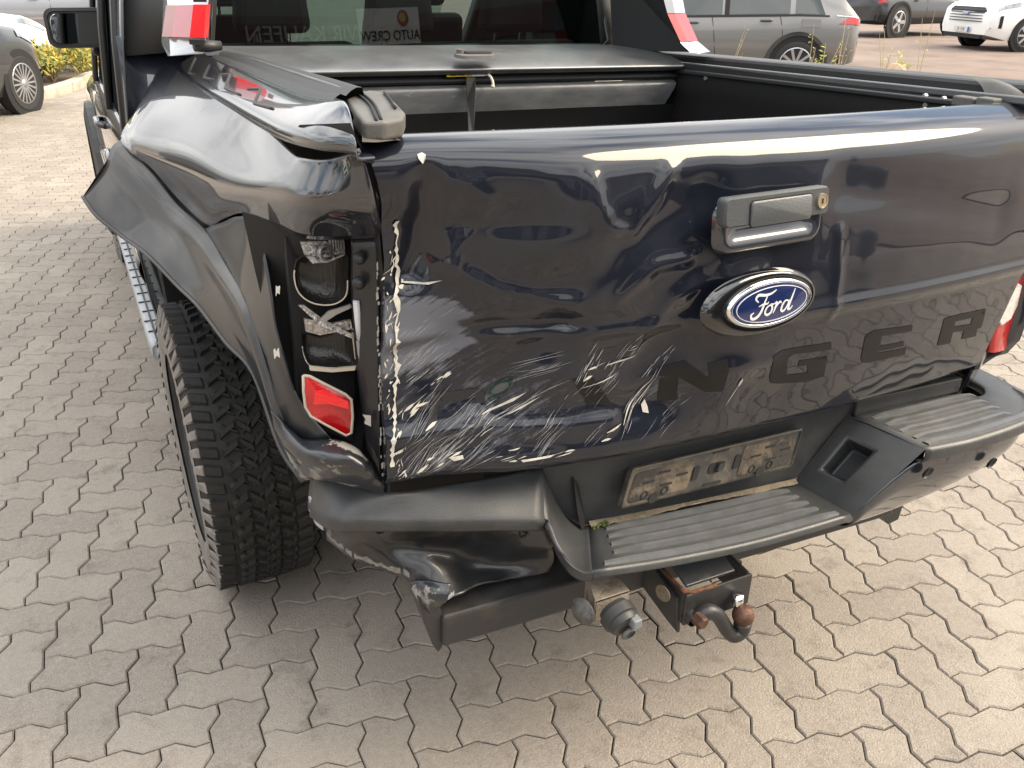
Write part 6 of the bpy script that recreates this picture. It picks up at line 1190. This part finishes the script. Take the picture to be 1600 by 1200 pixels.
shrub((-.55, 14.9, .05), .8, .6, .72, 3000, 2, .85, label='yellower shrub behind the one at the kerb bend', group='shrubs in the kerbed bed')
shrub((-2.4, 13.4, .05), .9, .6, .6, 2200, 3, .5, label='shrub hidden behind the dark grey hatchback', group='shrubs in the kerbed bed')
# boulder behind the right rail
r = random.Random(9); bm = bmesh.new(); bmesh.ops.create_icosphere(bm, subdivisions=3, radius=1)
for v in bm.verts:
    n_ = v.co.copy(); d = 1 + .22 * math.sin(3.1 * n_.x + 1) * math.sin(2.7 * n_.y + 2) + .12 * math.sin(7 * n_.z + 4 * n_.x); v.co = Vector((n_.x * .36 * d, n_.y * .30 * d, n_.z * .26 * d))
me = bpy.data.meshes.new('boulder'); bm.to_mesh(me); bm.free(); me.materials.append(M('sandstone', (.34, .25, .17), .9, var=.35, vscale=6, bump=.6, bscale=14)); rock = bpy.data.objects.new('boulder', me); rock.location = (9.25, 7.75, .17); link(rock); tag(rock, 'small tan boulder beside the tail of the grey car', 'rock')
sheet('planting_strip', [(4.2, 7.2), (9.9, 6.4), (10.4, 7.8), (4.5, 9.4)], .002, SOIL, 'narrow soil strip with dry stalks')
STALK = M('straw_stalk', (.40, .33, .17), .8); STALKG = M('yellow_green_leaf', (.34, .34, .05), .7)
def weed(loc, n, h, spread, seed, label, leafy=0):
    r = random.Random(seed); root = empty('dry_weed', label, 'weed', loc, 0, 'dry stalks beyond the right bed rail'); b = B(); lf_ = B()
    for _ in range(n):
        a = r.uniform(0, 6.283); s = r.uniform(.1, 1) * spread; hh = h * r.uniform(.6, 1.05); P = [(0, 0, 0), (s * .35 * math.cos(a), s * .35 * math.sin(a), hh * .5), (s * math.cos(a), s * math.sin(a), hh)]
        b.tube(spline(P, 3), [.007, .006, .005, .005, .004, .004, .002], 5)
        for _ in range(6 if not leafy else 14):
            t = r.uniform(.5, 1); q = Vector(P[0]).lerp(Vector(P[2]), t) + Vector((r.gauss(0, .02), r.gauss(0, .02), r.gauss(0, .02))); d = Vector((r.gauss(0, 1), r.gauss(0, 1), r.gauss(.8, .6))).normalized(); o_ = d.orthogonal().normalized(); l = r.uniform(.02, .05) * (1 + leafy)
            lf_.add([q, q + d * l * .5 + o_ * l * .16, q + d * l, q + d * l * .5 - o_ * l * .16], [(0, 1, 2, 3)])
    b.build('stalk', STALK, root); o = lf_.build('leaves', STALKG if leafy else STALK, root); o['kind'] = 'stuff'
for i, (px_, h, n, lab, lf2) in enumerate((((7.376, 8.886, 0), .95, 4, 'dry stalks in front of the front door of the grey car', 0), ((8.281, 9.468, 0), .55, 4, 'short dry tuft below the rear door of the grey car', 0), ((8.068, 8.055, 0), 1.15, 2, 'tall thin stalk before the rear wheel of the grey car', 0), ((8.239, 7.989, 0), .8, 3, 'yellow leafed stalk before the rear wheel of the grey car', 1), ((8.204, 7.671, 0), 1.05, 4, 'leaning stalks behind the tail of the grey car', 0), ((9.826, 8.088, 0), .62, 9, 'leafy yellow tuft right of the tan boulder', 1), ((9.063, 7.666, 0), 1.0, 3, 'bare stalks standing just right of the tan boulder', 0), ((9.254, 7.257, 0), 1.15, 2, 'two thin stalks farthest right beyond the rail', 0))):
    weed(px_, n, h, .22, 20 + i, lab, lf2)

# ---------------------------------------------------------------- what stands behind the photographer and shows only as reflections
WALLM = M('workshop_wall', (.30, .30, .31), .8, var=.1, vscale=1.2); DKWALL = M('workshop_dark_cladding', (.13, .125, .12), .6); REDW = M('sign_red', (.38, .02, .02), .5); SIGNW = M('sign_white', (.70, .70, .69), .5); SIGNB = M('sign_black', (.02, .02, .02), .5)
shop = empty('workshop_building', 'long low workshop with dark cladding and signs seen only as a reflection', 'building', (3.0, -15.5, 0))
BX = [(-16, 0), (16, 0), (16, -8), (-16, -8)]
b = B(); b.prism([(x, y, -.02) for x, y in BX], (0, 0, 3.6)); b.build('wall', WALLM, shop)
b = B(); b.prism([(x * 1.01, y + (.12 if y == 0 else 0), 3.58) for x, y in BX], (0, 0, 2.4)); b.build('cladding', DKWALL, shop)
for k in range(6):
    b = B(); b.box((-12.5 + k * 5, .03, 1.35), (3.4, .08, 2.6)); d_ = b.build('roller_door', M('door_panel', (.10, .11, .13), .4) if k % 2 else M('door_glass', (.03, .04, .045), .1), shop)
    for q in range(4): B().box((-12.5 + k * 5, .08, .4 + q * .62), (3.4, .03, .05)).build('door_rail', SILVERP, d_)

B().box((3.2, .16, 5.02), (9.4, .06, .66)).build('banner', M('dull_red_banner', (.075, .03, .03), .5), shop)
SM = lambda x, z, y=.20: Matrix(((-1, 0, 0, x), (0, 0, 1, y), (0, 1, 0, z), (0, 0, 0, 1)))
text('sign_lettering', 'WIR KAUFEN', .46, M('sign_pale_letter', (.34, .34, .34), .6), SM(.50, 4.98), shop, .01)
B().box((2.56, .22, 5.10), (1.75, .06, .74)).build('sign_panel', SIGNW, shop)
text('sign_lettering', 'AUTO CREW', .29, SIGNB, SM(2.56, 4.90, .26), shop, .01)
B().lathe([(0, .01), (.16, .01), (.17, 0), (.12, 0)], (2.95, .26, 5.25), (0, 1, 0), 20).build('sign_emblem', REDW, shop)
B().lathe([(0, .02), (.09, .02), (.10, .0)], (2.92, .27, 5.26), (0, 1, 0), 16).build('sign_emblem', M('sign_gold', (.55, .42, .10), .5), shop)
# vehicles and trees to the left and behind, mirrored in the paint
hd = Vector((1, .06, 0)).normalized()
dc, patch, pt, sec, across = make_car('dark_car', 'black car parked close behind the pickup truck, outside the photograph', (.6, -4.6, 0), hd, M('black_car_paint', (.012, .013, .015), .3, .3, 1), 4.6, 1.86, 1.6, (.9, 3.6), .34)
hd = Vector((.1, 1, 0)).normalized()
oc, patch, pt, sec, across = make_car('orange_car', 'orange red car parked left of the pickup truck, outside the photograph', (-9.2, -2.2, 0), hd, M('orange_red_paint', (.45, .07, .02), .3, 0, 1), 4.4, 1.85, 1.5, (.85, 3.5), .33)
gv, patch, pt, sec, across = make_car('delivery_van', 'white and green van behind the orange car, outside the photograph', (-9.6, -9.0, 0), hd, WHITEP, 5.0, 1.95, 1.95, (.95, 4.0), .35, vb, vr, vh, .24, win=((2.2, 3.2, 0, -.4), (.4, 1.2, 0, 0)))
for side in (1, -1): patch('green_stripe', .3, 3.6, 2.4, 4.2, side, M('green_stripe_paint', (.06, .30, .04), .4), .01, gv)
def tree(loc, h, seed, label):
    r = random.Random(seed); root = empty('tree', label, 'tree', loc, 0, 'trees on the far left'); t = B(); lf_ = B()
    t.tube([(0, 0, -.1), (.1, 0, h * .3), (0, .1, h * .6), (.1, 0, h * .95)], [.22, .17, .10, .03], 8)
    ends = []
    for _ in range(14):
        z = h * r.uniform(.3, .8); a = r.uniform(0, 6.283); l = h * r.uniform(.18, .34); e = Vector((math.cos(a) * l, math.sin(a) * l, z + l * .6)); t.tube([(0, 0, z), e * .5 + Vector((0, 0, z * .5 + .1)), e], [.06, .04, .015], 5); ends.append(e)
    t.build('trunk', TWIG, root)
    for _ in range(2600):
        p = r.choice(ends) + Vector((r.gauss(0, h * .07), r.gauss(0, h * .07), r.gauss(0, h * .06))); a = Vector((r.gauss(0, 1), r.gauss(0, 1), r.gauss(0, 1))).normalized(); o_ = a.orthogonal().normalized(); s_ = r.uniform(.08, .18)
        lf_.add([p, p + a * s_ + o_ * s_ * .4, p + a * s_ * 2, p + a * s_ - o_ * s_ * .4], [(0, 1, 2, 3)])
    o = lf_.build('crown', M('tree_leaf', (.07, .08, .03), .7, var=.3, vscale=2), root); return root
for i, (x, y, h, lab) in enumerate(((-22, -6, 6.5, 'tall tree at the far left, nearest to the van'), (-24, 1, 5.5, 'lower tree at the far left, level with the orange car'), (-23, 8, 6.0, 'broad tree at the far left, ahead of the orange car'), (-26, -13, 7, 'tallest tree at the far left, behind the van'))): tree((x, y, 0), h, 40 + i, lab)
